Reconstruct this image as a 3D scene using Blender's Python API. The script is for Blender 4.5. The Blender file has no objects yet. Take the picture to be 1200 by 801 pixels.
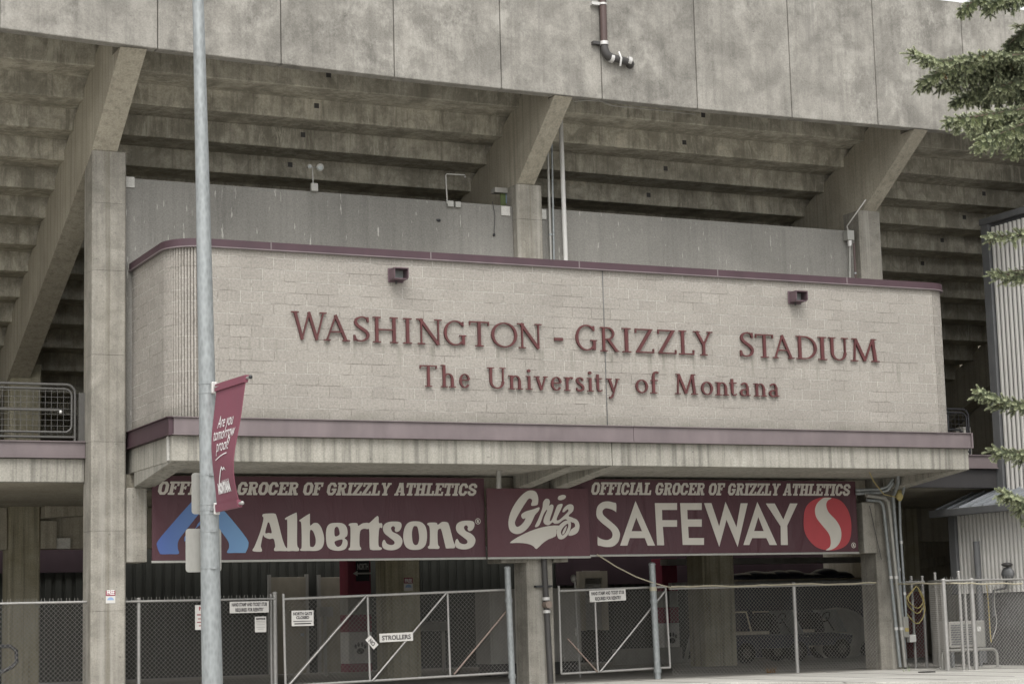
import bpy, bmesh, math, random
from mathutils import Vector, Matrix
from mathutils.geometry import tessellate_polygon
random.seed(11)
SC = bpy.context.scene
COL = SC.collection
R = math.radians

# ---------------------------------------------------------------- camera
ROT = ((0.9026611, -0.4295556, -0.0261707), (0.0366520, 0.1373265, -0.9898475), (0.4287885, 0.8925376, 0.1397034))
CAM = Vector((-9.97975, -32.58381, 1.24))
FOC = 2310.53
cd = bpy.data.cameras.new('camera')
cd.sensor_width = 36.0
cd.lens = FOC / 1200 * 36
cd.clip_start = 0.1
cd.clip_end = 2000
cam = bpy.data.objects.new('camera', cd)
COL.objects.link(cam)
rt, dn, fw = (Vector(r) for r in ROT)
cam.matrix_world = Matrix(((rt.x, -dn.x, -fw.x, CAM.x), (rt.y, -dn.y, -fw.y, CAM.y), (rt.z, -dn.z, -fw.z, CAM.z), (0, 0, 0, 1)))
SC.camera = cam

# ---------------------------------------------------------------- sky, sun, exposure
SUN_EL, SUN_AZ = R(52), R(205)          # azimuth: compass style, from +Y clockwise
w = bpy.data.worlds.new('World')
SC.world = w
w.use_nodes = True
nt = w.node_tree
bg = nt.nodes['Background']
sky = nt.nodes.new('ShaderNodeTexSky')
sky.sky_type = 'NISHITA'
sky.sun_disc = False
sky.sun_elevation = SUN_EL
sky.sun_rotation = SUN_AZ
sky.air_density = 1.2
sky.dust_density = 4.0
sky.ozone_density = 1.0
hs = nt.nodes.new('ShaderNodeHueSaturation')
hs.inputs['Saturation'].default_value = 0.06
nt.links.new(sky.outputs[0], hs.inputs['Color'])
nt.links.new(hs.outputs[0], bg.inputs['Color'])
bg.inputs['Strength'].default_value = 0.15
sd = bpy.data.lights.new('sun', 'SUN')
sd.energy = 0.55
sd.angle = R(22)
sd.color = (1.0, 0.94, 0.88)
sun = bpy.data.objects.new('sun', sd)
COL.objects.link(sun)
sdir = Vector((math.sin(SUN_AZ) * math.cos(SUN_EL), math.cos(SUN_AZ) * math.cos(SUN_EL), math.sin(SUN_EL)))
sun.rotation_euler = sdir.to_track_quat('Z', 'Y').to_euler()
SC.view_settings.view_transform = 'Standard'
SC.view_settings.look = 'None'
SC.view_settings.gamma = 1.0
SC.view_settings.use_curve_mapping = False
SC.view_settings.exposure = 0.88

# ---------------------------------------------------------------- measuring: sight line of a photo pixel met with a plane of the place
def ray(px, py):
    return rt * (px - 600) + dn * (py - 400.5) + fw * FOC
def aty(px, py, Y):
    d = ray(px, py); return CAM + d * ((Y - CAM.y) / d.y)
def atx(px, py, X):
    d = ray(px, py); return CAM + d * ((X - CAM.x) / d.x)
def atz(px, py, Z):
    d = ray(px, py); return CAM + d * ((Z - CAM.z) / d.z)

# ---------------------------------------------------------------- materials
MATS = {}
class NG:
    def __init__(s, name):
        s.m = bpy.data.materials.new(name); s.m.use_nodes = True
        s.t = s.m.node_tree; s.b = s.t.nodes['Principled BSDF']
        s.geo = s.t.nodes.new('ShaderNodeNewGeometry')
        s.pos = s.geo.outputs['Position']
    def link(s, a, b): s.t.links.new(a, b)
    def n(s, k): return s.t.nodes.new(k)
    def val(s, sock, v):
        if hasattr(v, 'is_output'): s.link(v, sock)
        else: sock.default_value = v
    def scale(s, v, sc):
        x = s.n('ShaderNodeVectorMath'); x.operation = 'MULTIPLY'
        s.link(v, x.inputs[0]); x.inputs[1].default_value = sc; return x.outputs[0]
    def noise(s, sc, det=4, rough=.55, vec=None, dist=0):
        x = s.n('ShaderNodeTexNoise')
        s.link(s.scale(vec or s.pos, sc if isinstance(sc, tuple) else (sc, sc, sc)), x.inputs['Vector'])
        x.inputs['Scale'].default_value = 1; x.inputs['Detail'].default_value = det
        x.inputs['Roughness'].default_value = rough; x.inputs['Distortion'].default_value = dist
        return x.outputs['Fac']
    def ramp(s, f, pts):
        x = s.n('ShaderNodeValToRGB'); s.link(f, x.inputs[0]); cr = x.color_ramp
        while len(cr.elements) < len(pts): cr.elements.new(.5)
        for e, (p, c) in zip(cr.elements, pts):
            e.position = p; e.color = (c, c, c, 1) if not isinstance(c, tuple) else (*c, 1)
        return x.outputs[0]
    def mix(s, f, a, b, mode='MIX'):
        x = s.n('ShaderNodeMix'); x.data_type = 'RGBA'; x.blend_type = mode
        s.val(x.inputs[0], f); 
        for i, v in ((6, a), (7, b)):
            if isinstance(v, tuple): v = (*v, 1)
            elif isinstance(v, (int, float)): v = (v, v, v, 1)
            s.val(x.inputs[i], v)
        return x.outputs[2]
    def math(s, op, a, b=0.0, c=0.0):
        x = s.n('ShaderNodeMath'); x.operation = op
        for i, v in enumerate((a, b, c)): s.val(x.inputs[i], v)
        return x.outputs[0]
    def sep(s, v=None):
        x = s.n('ShaderNodeSeparateXYZ'); s.link(v or s.pos, x.inputs[0]); return x.outputs
    def done(s, col, rough=.85, metal=0, bump=None, bd=.004, spec=.3):
        s.val(s.b.inputs['Base Color'], (*col, 1) if isinstance(col, tuple) else col)
        s.val(s.b.inputs['Roughness'], rough); s.b.inputs['Metallic'].default_value = metal
        s.b.inputs['Specular IOR Level'].default_value = spec
        if bump is not None:
            x = s.n('ShaderNodeBump'); x.inputs['Distance'].default_value = bd; x.inputs['Strength'].default_value = 1
            s.link(bump, x.inputs['Height']); s.link(x.outputs[0], s.b.inputs['Normal'])
        MATS[s.m.name] = s.m; return s.m

def plain(name, col, rough=.6, metal=0, var=.12, sc=6, spec=.4):
    g = NG(name); a = g.noise((sc, sc, sc * .4), 5)
    f = g.ramp(a, [(.3, 1 - var), (.7, 1 + var)])
    return g.done(g.mix(1.0, col, f, 'MULTIPLY'), g.ramp(a, [(.3, rough - .06), (.7, rough + .06)]), metal, g.noise(30, 3), .001, spec)

def concrete(name, dark, light, mot=1.0, streak=.35, lo=.42, hi=.62, pits=.3, extra=None, joints=None):
    g = NG(name)
    m1 = g.noise((mot, mot, mot), 8, .62, dist=.4)
    col = g.mix(g.ramp(m1, [(lo, 0.0), (hi, 1.0)]), dark, light)
    big = g.noise((.35, .35, .3), 3)
    col = g.mix(1.0, col, g.ramp(big, [(.3, .86), (.7, 1.1)]), 'MULTIPLY')
    st = g.noise((9, 9, .28), 6, .65)
    col = g.mix(1.0, col, g.ramp(st, [(.36, 1 - streak), (.5, 1.0), (.68, 1 + streak * .35)]), 'MULTIPLY')
    oi = g.n('ShaderNodeObjectInfo'); col = g.mix(1.0, col, g.ramp(oi.outputs['Random'], [(0, .90), (1, 1.08)]), 'MULTIPLY')
    fine = g.noise(34, 5, .7)
    col = g.mix(1.0, col, g.ramp(fine, [(.3, .76), (.55, 1.02), (.75, 1.2)]), 'MULTIPLY')
    pit = g.noise(13, 2, .4)
    col = g.mix(1.0, col, g.ramp(pit, [(.20, 1 - pits), (.29, 1.0)]), 'MULTIPLY')
    if extra: col = extra(g, col)
    return g.done(col, .88, 0, g.mix(.5, fine, m1), .006, .25)

def eff(g, col):        # pale lime bloom creeping up from the drip edge, broken by noise
    z = g.sep()[2]
    n = g.noise((1.5, 1.5, .8), 6, .7)
    h = g.math('SUBTRACT', g.math('ADD', 11.36, g.math('MULTIPLY', n, .95)), z)
    f = g.ramp(h, [(.12, 0.0), (.5, .5)])
    # pale cloudy patches with ragged edges, finely hatched, plus a few grey water runs from the top
    n2 = g.noise((2.6, 2.6, 2.2), 12, .84); n3 = g.noise((.7, .7, .7), 3)
    hat = g.noise((26, 26, 3), 4)
    f2 = g.math('MULTIPLY', g.ramp(n2, [(.47, 0.0), (.60, 1.0)]), g.ramp(n3, [(.38, .25), (.62, 1.0)]))
    f2 = g.math('MULTIPLY', f2, g.ramp(hat, [(.35, .55), (.6, 1.0)]))
    col = g.mix(g.math('MULTIPLY', f2, .62), col, (.41, .395, .355))
    run = g.noise((3.2, 3.2, .10), 4, .6)
    top = g.ramp(g.math('SUBTRACT', z, 12.2), [(.0, 0.0), (1.0, 1.0)])
    col = g.mix(g.math('MULTIPLY', g.math('MULTIPLY', g.ramp(run, [(.60, 0.0), (.70, 1.0)]), top), .5), col, (.13, .125, .115))
    return col
def rust(g, col):       # brownish water runs down the columns, rough pock marks
    n = g.noise((4.2, 4.2, .07), 3, .6); k = g.noise((7, 7, 7), 6, .8)
    col = g.mix(g.math('MULTIPLY', g.ramp(n, [(.54, 0.0), (.64, 1.0)]), .5), col, (.125, .112, .082))
    n4 = g.noise((5.0, 5.0, .09), 3, .6)
    col = g.mix(g.math('MULTIPLY', g.ramp(n4, [(.56, 0.0), (.64, 1.0)]), .4), col, (.36, .345, .31))
    return g.mix(g.math('MULTIPLY', g.ramp(k, [(.30, 1.0), (.40, 0.0)]), .6), col, (.12, .112, .092))
def lime(g, col):       # damp dark blotches and uneven white lime runs on the seating undersides
    k = g.noise((2.4, 2.4, 1.6), 8, .72, dist=.8); w_ = g.noise((1.1, 1.1, .5), 4)
    col = g.mix(g.math('MULTIPLY', g.ramp(k, [(.44, 0.0), (.58, 1.0)]), .55), col, (.16, .15, .118))
    r_ = g.noise((4.5, 4.5, .9), 9, .8, dist=.6)
    col = g.mix(g.math('MULTIPLY', g.math('MULTIPLY', g.ramp(r_, [(.52, 0.0), (.60, 1.0)]), g.ramp(w_, [(.42, 0.0), (.60, 1.0)])), .6), col, (.56, .53, .44))
    d_ = g.noise((6.5, 6.5, .35), 7, .75)
    return g.mix(g.math('MULTIPLY', g.ramp(d_, [(.57, 0.0), (.64, 1.0)]), .45), col, (.14, .13, .10))
def drips(g, col):      # short white paint-like lime drips
    n = g.noise((16, 16, 2.2), 3, .6)
    return g.mix(g.math('MULTIPLY', g.ramp(n, [(.665, 0.0), (.70, 1.0)]), .6), col, (.46, .45, .41))
concrete('fascia_concrete', (.180, .171, .152), (.26, .247, .220), 1.7, .13, .40, .60, .3, eff)
concrete('column_concrete', (.195, .183, .157), (.29, .273, .236), 2.4, .16, .35, .65, .35, rust)
concrete('beam_concrete', (.31, .283, .225), (.42, .388, .315), .8, .22, .3, .7, .2)
concrete('old_concrete', (.33, .307, .25), (.50, .467, .385), 1.9, .20, .38, .60, .35, lime)
concrete('ledge_concrete', (.25, .238, .205), (.345, .33, .288), 1.1, .36, .3, .7, .45)
concrete('knee_concrete', (.182, .176, .160), (.24, .232, .211), .5, .10, .3, .7, .15, drips)
concrete('slab_concrete', (.25, .238, .215), (.33, .318, .29), .8, .05, .3, .7, .15)
concrete('walk_concrete', (.34, .33, .30), (.42, .41, .375), .7, .03, .3, .7, .12)
concrete('green_concrete', (.26, .235, .155), (.42, .39, .30), .9, .35, .3, .7, .2)
concrete('patch_concrete', (.45, .44, .41), (.55, .54, .5), 3, .1)
concrete('base_concrete', (.10, .10, .095), (.15, .15, .145), 1, .2)
def bounce_ground():
    g = NG('bounce_ground'); n = g.noise(40, 4, .7); b = g.noise(.5, 5)
    c = g.mix(1.0, g.mix(n, (.37, .36, .335), (.46, .45, .42)), g.ramp(b, [(.3, .85), (.7, 1.15)]), 'MULTIPLY')  # pale as a concrete plaza, raised to bounce light up under the stand
    g.done(c, .9, 0, n, .006)
bounce_ground()
def block():
    g = NG('split_block')
    uv = g.n('ShaderNodeUVMap'); uv.uv_map = 'UVMap'
    br = g.n('ShaderNodeTexBrick'); g.link(uv.outputs[0], br.inputs['Vector'])
    br.inputs['Scale'].default_value = 1; br.inputs['Brick Width'].default_value = .4064; br.inputs['Row Height'].default_value = .2034
    br.inputs['Mortar Size'].default_value = .0056; br.inputs['Mortar Smooth'].default_value = .35
    br.inputs['Color1'].default_value = (.268, .249, .222, 1); br.inputs['Color2'].default_value = (.298, .278, .248, 1)
    br.offset = .5
    mj = g.noise((1.1, 1.1, 2.5), 4)
    mcol = g.mix(g.ramp(mj, [(.42, 0.0), (.52, 1.0)]), (.22, .20, .175), (.47, .447, .403))
    g.link(mcol, br.inputs['Mortar'])
    col = br.outputs['Color']
    fine = g.noise(26, 6, .8)
    col = g.mix(1.0, col, g.ramp(fine, [(.3, .60), (.5, 1.0), (.7, 1.32)]), 'MULTIPLY')
    big = g.noise((.6, .6, .9), 5)
    col = g.mix(1.0, col, g.ramp(big, [(.3, .90), (.7, 1.06)]), 'MULTIPLY')
    s = g.sep(); z = s[2]
    run = g.noise((6, 6, .5), 5, .6)
    zone = g.ramp(g.math('SUBTRACT', 6.25, z), [(.0, 0.0), (.08, 1.0), (.55, .0)])
    f = g.math('MULTIPLY', g.ramp(run, [(.52, 0.0), (.66, 1.0)]), g.math('MULTIPLY', zone, .8))
    col = g.mix(f, col, (.15, .145, .12))
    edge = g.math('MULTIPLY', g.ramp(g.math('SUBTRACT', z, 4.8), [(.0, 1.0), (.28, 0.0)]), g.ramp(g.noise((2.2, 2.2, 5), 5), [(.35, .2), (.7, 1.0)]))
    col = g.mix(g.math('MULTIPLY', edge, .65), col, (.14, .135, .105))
    h = g.math('ADD', g.math('MULTIPLY', fine, .5), g.math('MULTIPLY', br.outputs['Fac'], -.7))
    g.done(col, .92, 0, h, .012, .2)
block()
plain('purple_steel', (.056, .031, .038), .62, 0, .14, 3)
plain('faded_steel', (.145, .119, .121), .6, 0, .16, 3)
plain('letter_paint', (.082, .023, .023), .6, 0, .22, 9)
plain('banner_maroon', (.062, .022, .029), .5, 0, .07, 1.2)
def vinyl(name):
    g = NG(name + '_x'); m = MATS[name]; t = m.node_tree; b = t.nodes['Principled BSDF']
    bpy.data.materials.remove(g.m)
    geo = t.nodes.new('ShaderNodeNewGeometry'); vm = t.nodes.new('ShaderNodeVectorMath'); vm.operation = 'MULTIPLY'; vm.inputs[1].default_value = (1.6, 1, .5)
    nz = t.nodes.new('ShaderNodeTexNoise'); nz.inputs['Scale'].default_value = 1; nz.inputs['Detail'].default_value = 4; nz.inputs['Distortion'].default_value = 1.2
    bp = t.nodes.new('ShaderNodeBump'); bp.inputs['Distance'].default_value = .06
    t.links.new(geo.outputs['Position'], vm.inputs[0]); t.links.new(vm.outputs[0], nz.inputs['Vector']); t.links.new(nz.outputs['Fac'], bp.inputs['Height']); t.links.new(bp.outputs[0], b.inputs['Normal'])
vinyl('banner_maroon')
plain('griz_maroon', (.080, .030, .037), .5, 0, .06, 1.2)
vinyl('griz_maroon')
plain('banner_white', (.50, .475, .425), .6, 0, .04, 4)
plain('logo_red', (.36, .050, .058), .55, 0, .05)
plain('flag_cloth', (.150, .043, .063), .7, 0, .08, 5)
plain('white_print', (.62, .60, .585), .6, 0, .03)
def blue():
    g = NG('logo_blue'); x = g.sep()[0]
    f = g.math('MULTIPLY_ADD', x, .55, .28)
    g.done(g.mix(g.ramp(f, [(0.0, 0.0), (1.0, 1.0)]), (.055, .088, .26), (.145, .27, .44)), .55)
blue()
def galv(name, c, var=.2):
    g = NG(name); v = g.n('ShaderNodeTexVoronoi'); g.link(g.scale(g.pos, (28, 28, 12)), v.inputs['Vector']); v.inputs['Scale'].default_value = 1
    n = g.noise((9, 9, 2.5), 5)
    col = g.mix(1.0, c, g.ramp(g.math('ADD', g.math('MULTIPLY', v.outputs['Distance'], .5), g.math('MULTIPLY', n, .6)), [(.25, 1 - var), (.75, 1 + var)]), 'MULTIPLY')
    g.done(col, .48, .35, n, .001, .5)
galv('galvanised', (.235, .25, .25)); galv('tube_steel', (.29, .283, .268), .1); galv('sign_alu', (.30, .295, .27), .06)
galv('chrome', (.50, .49, .47), .1); galv('wire_steel', (.30, .29, .27), .1); galv('dull_rail', (.085, .082, .076), .1)
plain('rust_tube', (.19, .15, .125), .7); plain('pipe_brown', (.075, .05, .045), .5); plain('pipe_dark', (.05, .047, .045), .5)
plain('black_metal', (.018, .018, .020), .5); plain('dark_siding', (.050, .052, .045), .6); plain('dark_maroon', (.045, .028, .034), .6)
plain('shaded_concrete', (.035, .033, .033), .8); plain('door_beige', (.26, .235, .185), .6); plain('cabinet_grey', (.28, .27, .245), .55)
plain('white_metal', (.52, .51, .485), .45, 0, .06); plain('siding_white', (.50, .487, .455), .5, 0, .05, 2); plain('siding_gap', (.07, .07, .073), .6)
plain('trim_grey', (.115, .117, .118), .5); plain('roof_metal', (.27, .285, .30), .35, .3, .06); plain('sign_white', (.52, .505, .475), .5, 0, .05)
plain('sign_ink', (.05, .045, .045), .6); plain('sign_red', (.25, .05, .06), .6); plain('kiosk_maroon', (.22, .040, .065), .5); plain('kiosk_white', (.55, .53, .50), .5)
plain('yellow_rope', (.33, .27, .11), .7); plain('pale_rope', (.34, .31, .23), .7); plain('rubber', (.02, .02, .02), .8); plain('cart_blue', (.03, .032, .05), .4)
plain('cart_deck', (.48, .43, .34), .6); plain('lens', (.28, .30, .29), .2); plain('light_housing', (.10, .065, .075), .5)
plain('green_paint', (.10, .13, .05), .6); plain('blue_paint', (.22, .32, .48), .6); plain('red_column', (.20, .04, .045), .6)
plain('paint_stripe', (.62, .61, .58), .7)

# ---------------------------------------------------------------- mesh building
class MB:
    def __init__(s): s.v = []; s.f = []; s.mi = []; s.m = 0; s.uv = None
    def add(s, vs, fs):
        o = len(s.v); s.v += [Vector(v) for v in vs]
        s.f += [tuple(i + o for i in f) for f in fs]; s.mi += [s.m] * len(fs)
    def box(s, x0, x1, y0, y1, z0, z1):
        v = [(x, y, z) for z in (z0, z1) for y in (y0, y1) for x in (x0, x1)]
        s.add(v, [(0, 2, 3, 1), (4, 5, 7, 6), (0, 1, 5, 4), (2, 6, 7, 3), (0, 4, 6, 2), (1, 3, 7, 5)]); return s
    def prism(s, pts, d0, d1, ax='x'):     # 2-D outline extruded along an axis; holes not allowed
        def P(a, b, d): return (d, a, b) if ax == 'x' else (a, d, b) if ax == 'y' else (a, b, d)
        n = len(pts); v = [P(a, b, d0) for a, b in pts] + [P(a, b, d1) for a, b in pts]
        tri = tessellate_polygon([[Vector((a, b, 0)) for a, b in pts]])
        f = [tuple(t) for t in tri] + [tuple(i + n for i in reversed(t)) for t in tri]
        f += [(i, (i + 1) % n, (i + 1) % n + n, i + n) for i in range(n)]
        s.add(v, f); return s
    def tube(s, pts, r, n=8, cap=True):
        pts = [Vector(p) for p in pts]; rs = r if isinstance(r, (list, tuple)) else [r] * len(pts)
        prev = None; o = len(s.v); vs = []
        for i, p in enumerate(pts):
            d = (pts[min(i + 1, len(pts) - 1)] - pts[max(i - 1, 0)]).normalized()
            if prev is None:
                a = Vector((0, 0, 1)) if abs(d.z) < .9 else Vector((1, 0, 0)); u = d.cross(a).normalized()
            else: u = (prev - d * prev.dot(d)).normalized()
            prev = u; w_ = d.cross(u)
            for k in range(n):
                t = 2 * math.pi * k / n; vs.append(p + (u * math.cos(t) + w_ * math.sin(t)) * rs[i])
        f = []
        for i in range(len(pts) - 1):
            for k in range(n):
                k2 = (k + 1) % n; f.append((i * n + k, i * n + k2, (i + 1) * n + k2, (i + 1) * n + k))
        if cap: f.append(tuple(range(n - 1, -1, -1))); f.append(tuple((len(pts) - 1) * n + k for k in range(n)))
        s.add(vs, f); return s
    def sphere(s, c, r, nu=10, nv=6):
        c = Vector(c); rr = r if isinstance(r, (list, tuple)) else (r, r, r); v = []; f = []
        for j in range(nv + 1):
            a = math.pi * j / nv
            for i in range(nu):
                b = 2 * math.pi * i / nu; v.append(c + Vector((rr[0] * math.sin(a) * math.cos(b), rr[1] * math.sin(a) * math.sin(b), rr[2] * math.cos(a))))
        for j in range(nv):
            for i in range(nu):
                i2 = (i + 1) % nu; f.append((j * nu + i, (j + 1) * nu + i, (j + 1) * nu + i2, j * nu + i2))
        s.add(v, f); return s
    def build(s, name, mat, parent=None, smooth=False, bevel=0, org=None):
        me = bpy.data.meshes.new(name)
        xs = [v.x for v in s.v]; ys = [v.y for v in s.v]; zs = [v.z for v in s.v]
        o = Vector(org) if org is not None else Vector(((min(xs) + max(xs)) / 2, (min(ys) + max(ys)) / 2, min(zs)))
        me.from_pydata([v - o for v in s.v], [], s.f)
        for m in (mat if isinstance(mat, (list, tuple)) else [mat]): me.materials.append(MATS[m])
        me.polygons.foreach_set('material_index', s.mi)
        if s.uv:
            l = me.uv_layers.new(name='UVMap')
            for p in me.polygons:
                for li in p.loop_indices: l.data[li].uv = s.uv[me.loops[li].vertex_index]
        bm = bmesh.new(); bm.from_mesh(me); bmesh.ops.recalc_face_normals(bm, faces=bm.faces); bm.to_mesh(me); bm.free()
        if smooth:
            me.polygons.foreach_set('use_smooth', [True] * len(me.polygons))
            if smooth is not True: me.set_sharp_from_angle(angle=R(smooth))
        me.update()
        ob = bpy.data.objects.new(name, me); COL.objects.link(ob)
        ob.location = o
        if parent is not None:
            ob.parent = parent; ob.location = o - world_loc(parent)
        if bevel:
            b = ob.modifiers.new('bevel', 'BEVEL'); b.width = bevel; b.segments = 2; b.limit_method = 'ANGLE'; b.angle_limit = R(40)
        return ob
def world_loc(o):
    return o.location + (world_loc(o.parent) if o.parent else Vector())
def tag(o, label, cat, group=None):
    o['label'] = label; o['category'] = cat
    if group: o['group'] = group
    return o
def thing(name, loc, label, cat, group=None):
    o = bpy.data.objects.new(name, None); o.empty_display_size = .2; o.location = loc; COL.objects.link(o)
    return tag(o, label, cat, group)
def struct(o): o['kind'] = 'structure'; return o
def box(x0, x1, y0, y1, z0, z1): return MB().box(x0, x1, y0, y1, z0, z1)
def tube(pts, r, n=8): return MB().tube(pts, r, n)
def arc(c, r, a0, a1, n, pl='xz', off=0):
    out = []
    for i in range(n + 1):
        t = R(a0 + (a1 - a0) * i / n); a, b = c[0] + r * math.cos(t), c[1] + r * math.sin(t)
        out.append((a, off, b) if pl == 'xz' else (a, b, off) if pl == 'xy' else (off, a, b))
    return out
def rod(p, q, r, name, mat, parent, n=8): return tube([p, q], r, n).build(name, mat, parent, smooth=50)

# ---------------------------------------------------------------- the setting
# ground: street, sidewalk with kerb, concourse floor under the stand
m = MB(); m.add([(-300, -300, -.14), (300, -300, -.14), (300, 300, -.14), (-300, 300, -.14)], [(0, 1, 2, 3)])
struct(m.build('ground', 'bounce_ground'))
m = MB(); m.box(-60, 60, 2.05, 60, -.3, 0.0); struct(m.build('concourse_floor', 'slab_concrete'))
# sidewalk, one outline; its kerb runs in front of it and turns away at the driveway
SW = [(-60, -4.8), (-4.2, -4.8), (-3.4, -3.6), (8.6, -.55), (9.6, -1.1), (11.0, -3.6), (12.0, -4.8), (60, -4.8), (60, 2.045), (-60, 2.045)]
m = MB(); m.prism(SW, -.30, 0.004, 'z'); struct(m.build('sidewalk', 'walk_concrete', bevel=.015))
m = MB()
for x in [x * 1.52 for x in range(-20, 24)]: m.box(x - .008, x + .008, -3.9, 2.04, .0042, .0085)
struct(m.build('sidewalk_joints', 'base_concrete'))

# ---------------------------------------------------------------- grandstand
ST = thing('grandstand', (7.3, 3.0, 0), 'weathered concrete stadium grandstand on raker beams behind the block sign wall', 'grandstand')
NY, NZ, TR, RI = 2.32, 11.50, .813, .4065
BAYS = [(-9.9, -1.32), (-1.31, 7.28), (7.29, 15.72), (15.73, 24.3)]
for (a, b) in BAYS:
    for k in range(17):
        y = NY + TR * k; z = NZ - RI * k
        m = MB(); m.box(a + .004, b - .004, y, y + TR + .06, z, z + RI + (.9 if k == 0 else .03))
        m.build('seating_step', 'old_concrete', ST, bevel=.022)
# plugs on the risers, coloured dark for the shade inside square sleeve holes
for (px, py, k) in [(385, 88, 0), (371, 124, 1), (355, 158, 2), (340, 193, 3), (824, 135, 0), (802, 167, 1), (780, 197.5, 2), (760, 228.5, 3), (1153, 227, 2), (1130, 254.5, 3), (1104, 281.5, 4), (1081, 308.5, 5)]:
    y = NY + TR * k; p = aty(px, py, y)
    box(p.x - .05, p.x + .05, y - .004, y + .05, p.z - .05, p.z + .05).build('sleeve_plug', 'pipe_dark', ST)
# raker beams
def raker(x0, x1, yf):
    pts = [(yf, 11.345), (2.5, 9.985), (3.2, 9.66), (9.3, 6.99), (16.2, 4.0), (16.2, 4.76), (10, 7.86), (2.4, 11.66), (1.02, 12.2), (1.02, 11.352), (yf, 11.352)]
    return MB().prism(pts, x0, x1, 'x').build('raker_beam', 'beam_concrete', ST, bevel=.02)
for x0, x1, yf in ((-10.2, -9.75, .0), (-1.56, -1.09, .44), (7.09, 7.48, .73), (15.55, 15.90, .53), (24.1, 24.5, .2)): raker(x0, x1, yf)
# columns, cast in lifts: tiny gaps between the lifts read as form joints
def column(x0, x1, y0, y1, zs, mat, name='column'):
    m = MB()
    c = .03; pl = [(x0 + c, y0), (x1 - c, y0), (x1, y0 + c), (x1, y1 - c), (x1 - c, y1), (x0 + c, y1), (x0, y1 - c), (x0, y0 + c)]
    for a, b in zip(zs, zs[1:]): m.prism(pl, a, b - .005, 'z')
    m.box(x0 + .02, x1 - .02, y0 + .02, y1 - .02, zs[0] + .01, zs[-1] - .01)
    return m.build(name, mat, ST)
column(-1.55, -.92, 2.5, 3.14, [0, 1.6, 3.02, 4.62, 6.2, 7.75, 9.0, 9.975], 'column_concrete')
column(7.07, 7.64, 2.5, 3.12, [0, 2.2, 4.0, 5.9, 8.2, 9.25, 9.97], 'column_concrete')
column(15.43, 16.0, 2.5, 3.12, [0, 2.45, 4.0, 5.9, 8.25, 9.985], 'column_concrete')
column(-10.3, -9.7, 2.5, 3.12, [0, 2.2, 4.4, 7, 9.98], 'column_concrete')
column(24.0, 24.6, 2.5, 3.12, [0, 2.2, 4.4, 7, 9.98], 'column_concrete')
# concrete brackets at the column heads below the slab
for (x0, x1, z0, z1, yf) in ((-.918, -.55, 2.45, 3.785, 2.44), (6.49, 7.068, 2.36, 3.74, 2.46), (7.642, 7.97, 2.36, 3.74, 2.46), (15.10, 15.43, 2.47, 3.56, 2.47)):
    box(x0, x1, yf, 3.1, z0, z1).build('corbel', 'column_concrete', ST, bevel=.015)
# inner row of columns
column(-1.50, -.84, 10.0, 10.7, [0, 3.1, 5.2, 6.99], 'green_concrete', 'inner_column')
column(6.95, 7.78, 9.6, 10.3, [0, 2.1, 3.9], 'green_concrete', 'inner_column')
column(15.35, 16.25, 9.6, 10.4, [0, 2.1, 3.9], 'green_concrete', 'inner_column')
c4 = column(21.75, 22.25, 10.0, 10.5, [.0, 1.75, 3.9], 'green_concrete', 'inner_column')
box(21.73, 22.27, 9.98, 10.52, .01, 1.72).build('painted_base', 'red_column', c4)
# raised concourse slab and its girders
box(-12, 26, 3.20, 16.4, 3.92, 4.655).build('concourse_slab', 'beam_concrete', ST)
for a, b in ((-12, -1.56), (16.02, 19.2)):
    box(a, b, 2.99, 3.19, 3.92, 4.345).build('slab_edge', 'ledge_concrete' if a < 0 else 'shaded_concrete', ST, bevel=.012)  # right-hand edge gets a near-black colour in place of its shade
    m = MB(); m.box(a, b, 2.94, 3.19, 4.352, 4.66); m.box(a, b, 2.90, 2.938, 4.352, 4.372); m.box(a, b, 2.90, 2.938, 4.64, 4.66)
    m.build('edge_channel', 'faded_steel', ST)
for a, b in ((-12, -1.51), (-.83, 6.94), (7.79, 15.34), (16.26, 26)):
    box(a, b, 10.15, 10.6, 3.02, 3.915).build('girder', 'beam_concrete', ST, bevel=.015)
box(-.838, -.50, 9.95, 10.14, 3.02, 3.62).build('girder_seat', 'beam_concrete', ST, bevel=.01)
m = MB(); m.prism([(-.83, 3.915), (-.83, 3.66), (1.4, 3.80), (1.4, 3.915)], 9.6, 10.14, 'y'); m.build('floor_beam', 'beam_concrete', ST, bevel=.012)
box(-.5, -.2, 10.0, 10.14, 3.02, 3.25).build('girder_patch', 'patch_concrete', ST)
for a, b in ((-.90, 7.06), (7.65, 15.42)):
    box(a, b, 2.75, 3.14, 3.74, 4.055).build('edge_girder', 'beam_concrete', ST, bevel=.012)
# knee walls between the columns
box(-.915, 7.065, 2.70, 2.86, 4.7, 9.545).build('knee_wall', 'knee_concrete', ST, bevel=.01)
box(7.645, 15.425, 2.70, 2.86, 4.7, 9.545).build('knee_wall', 'knee_concrete', ST, bevel=.01)
for (x0, y0, x1, y1) in ((147.5, 207, 157.5, 220), (587, 241.5, 597.5, 253), (633, 245, 640, 257)):
    a = aty(x0, y0, 2.69); b = aty(x1, y1, 2.69)
    box(max(a.x, -.91), b.x, 2.672, 2.698, b.z, a.z).build('wall_patch', 'patch_concrete', ST)
a = aty(586, 225, 3.0); b = aty(592.5, 241, 3.0); c = aty(601, 224, 3.0)
box(a.x, b.x, 2.98, 3.0, b.z, a.z).build('painted_patch', 'green_paint', ST)
box(b.x + .002, min(c.x, 7.066), 2.98, 3.0, b.z + .05, a.z + .06).build('painted_patch', 'blue_paint', ST)
box(6.78, 7.06, 2.9, 3.1, 9.86, 9.96).build('bearing_pad', 'cabinet_grey', ST)
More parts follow.
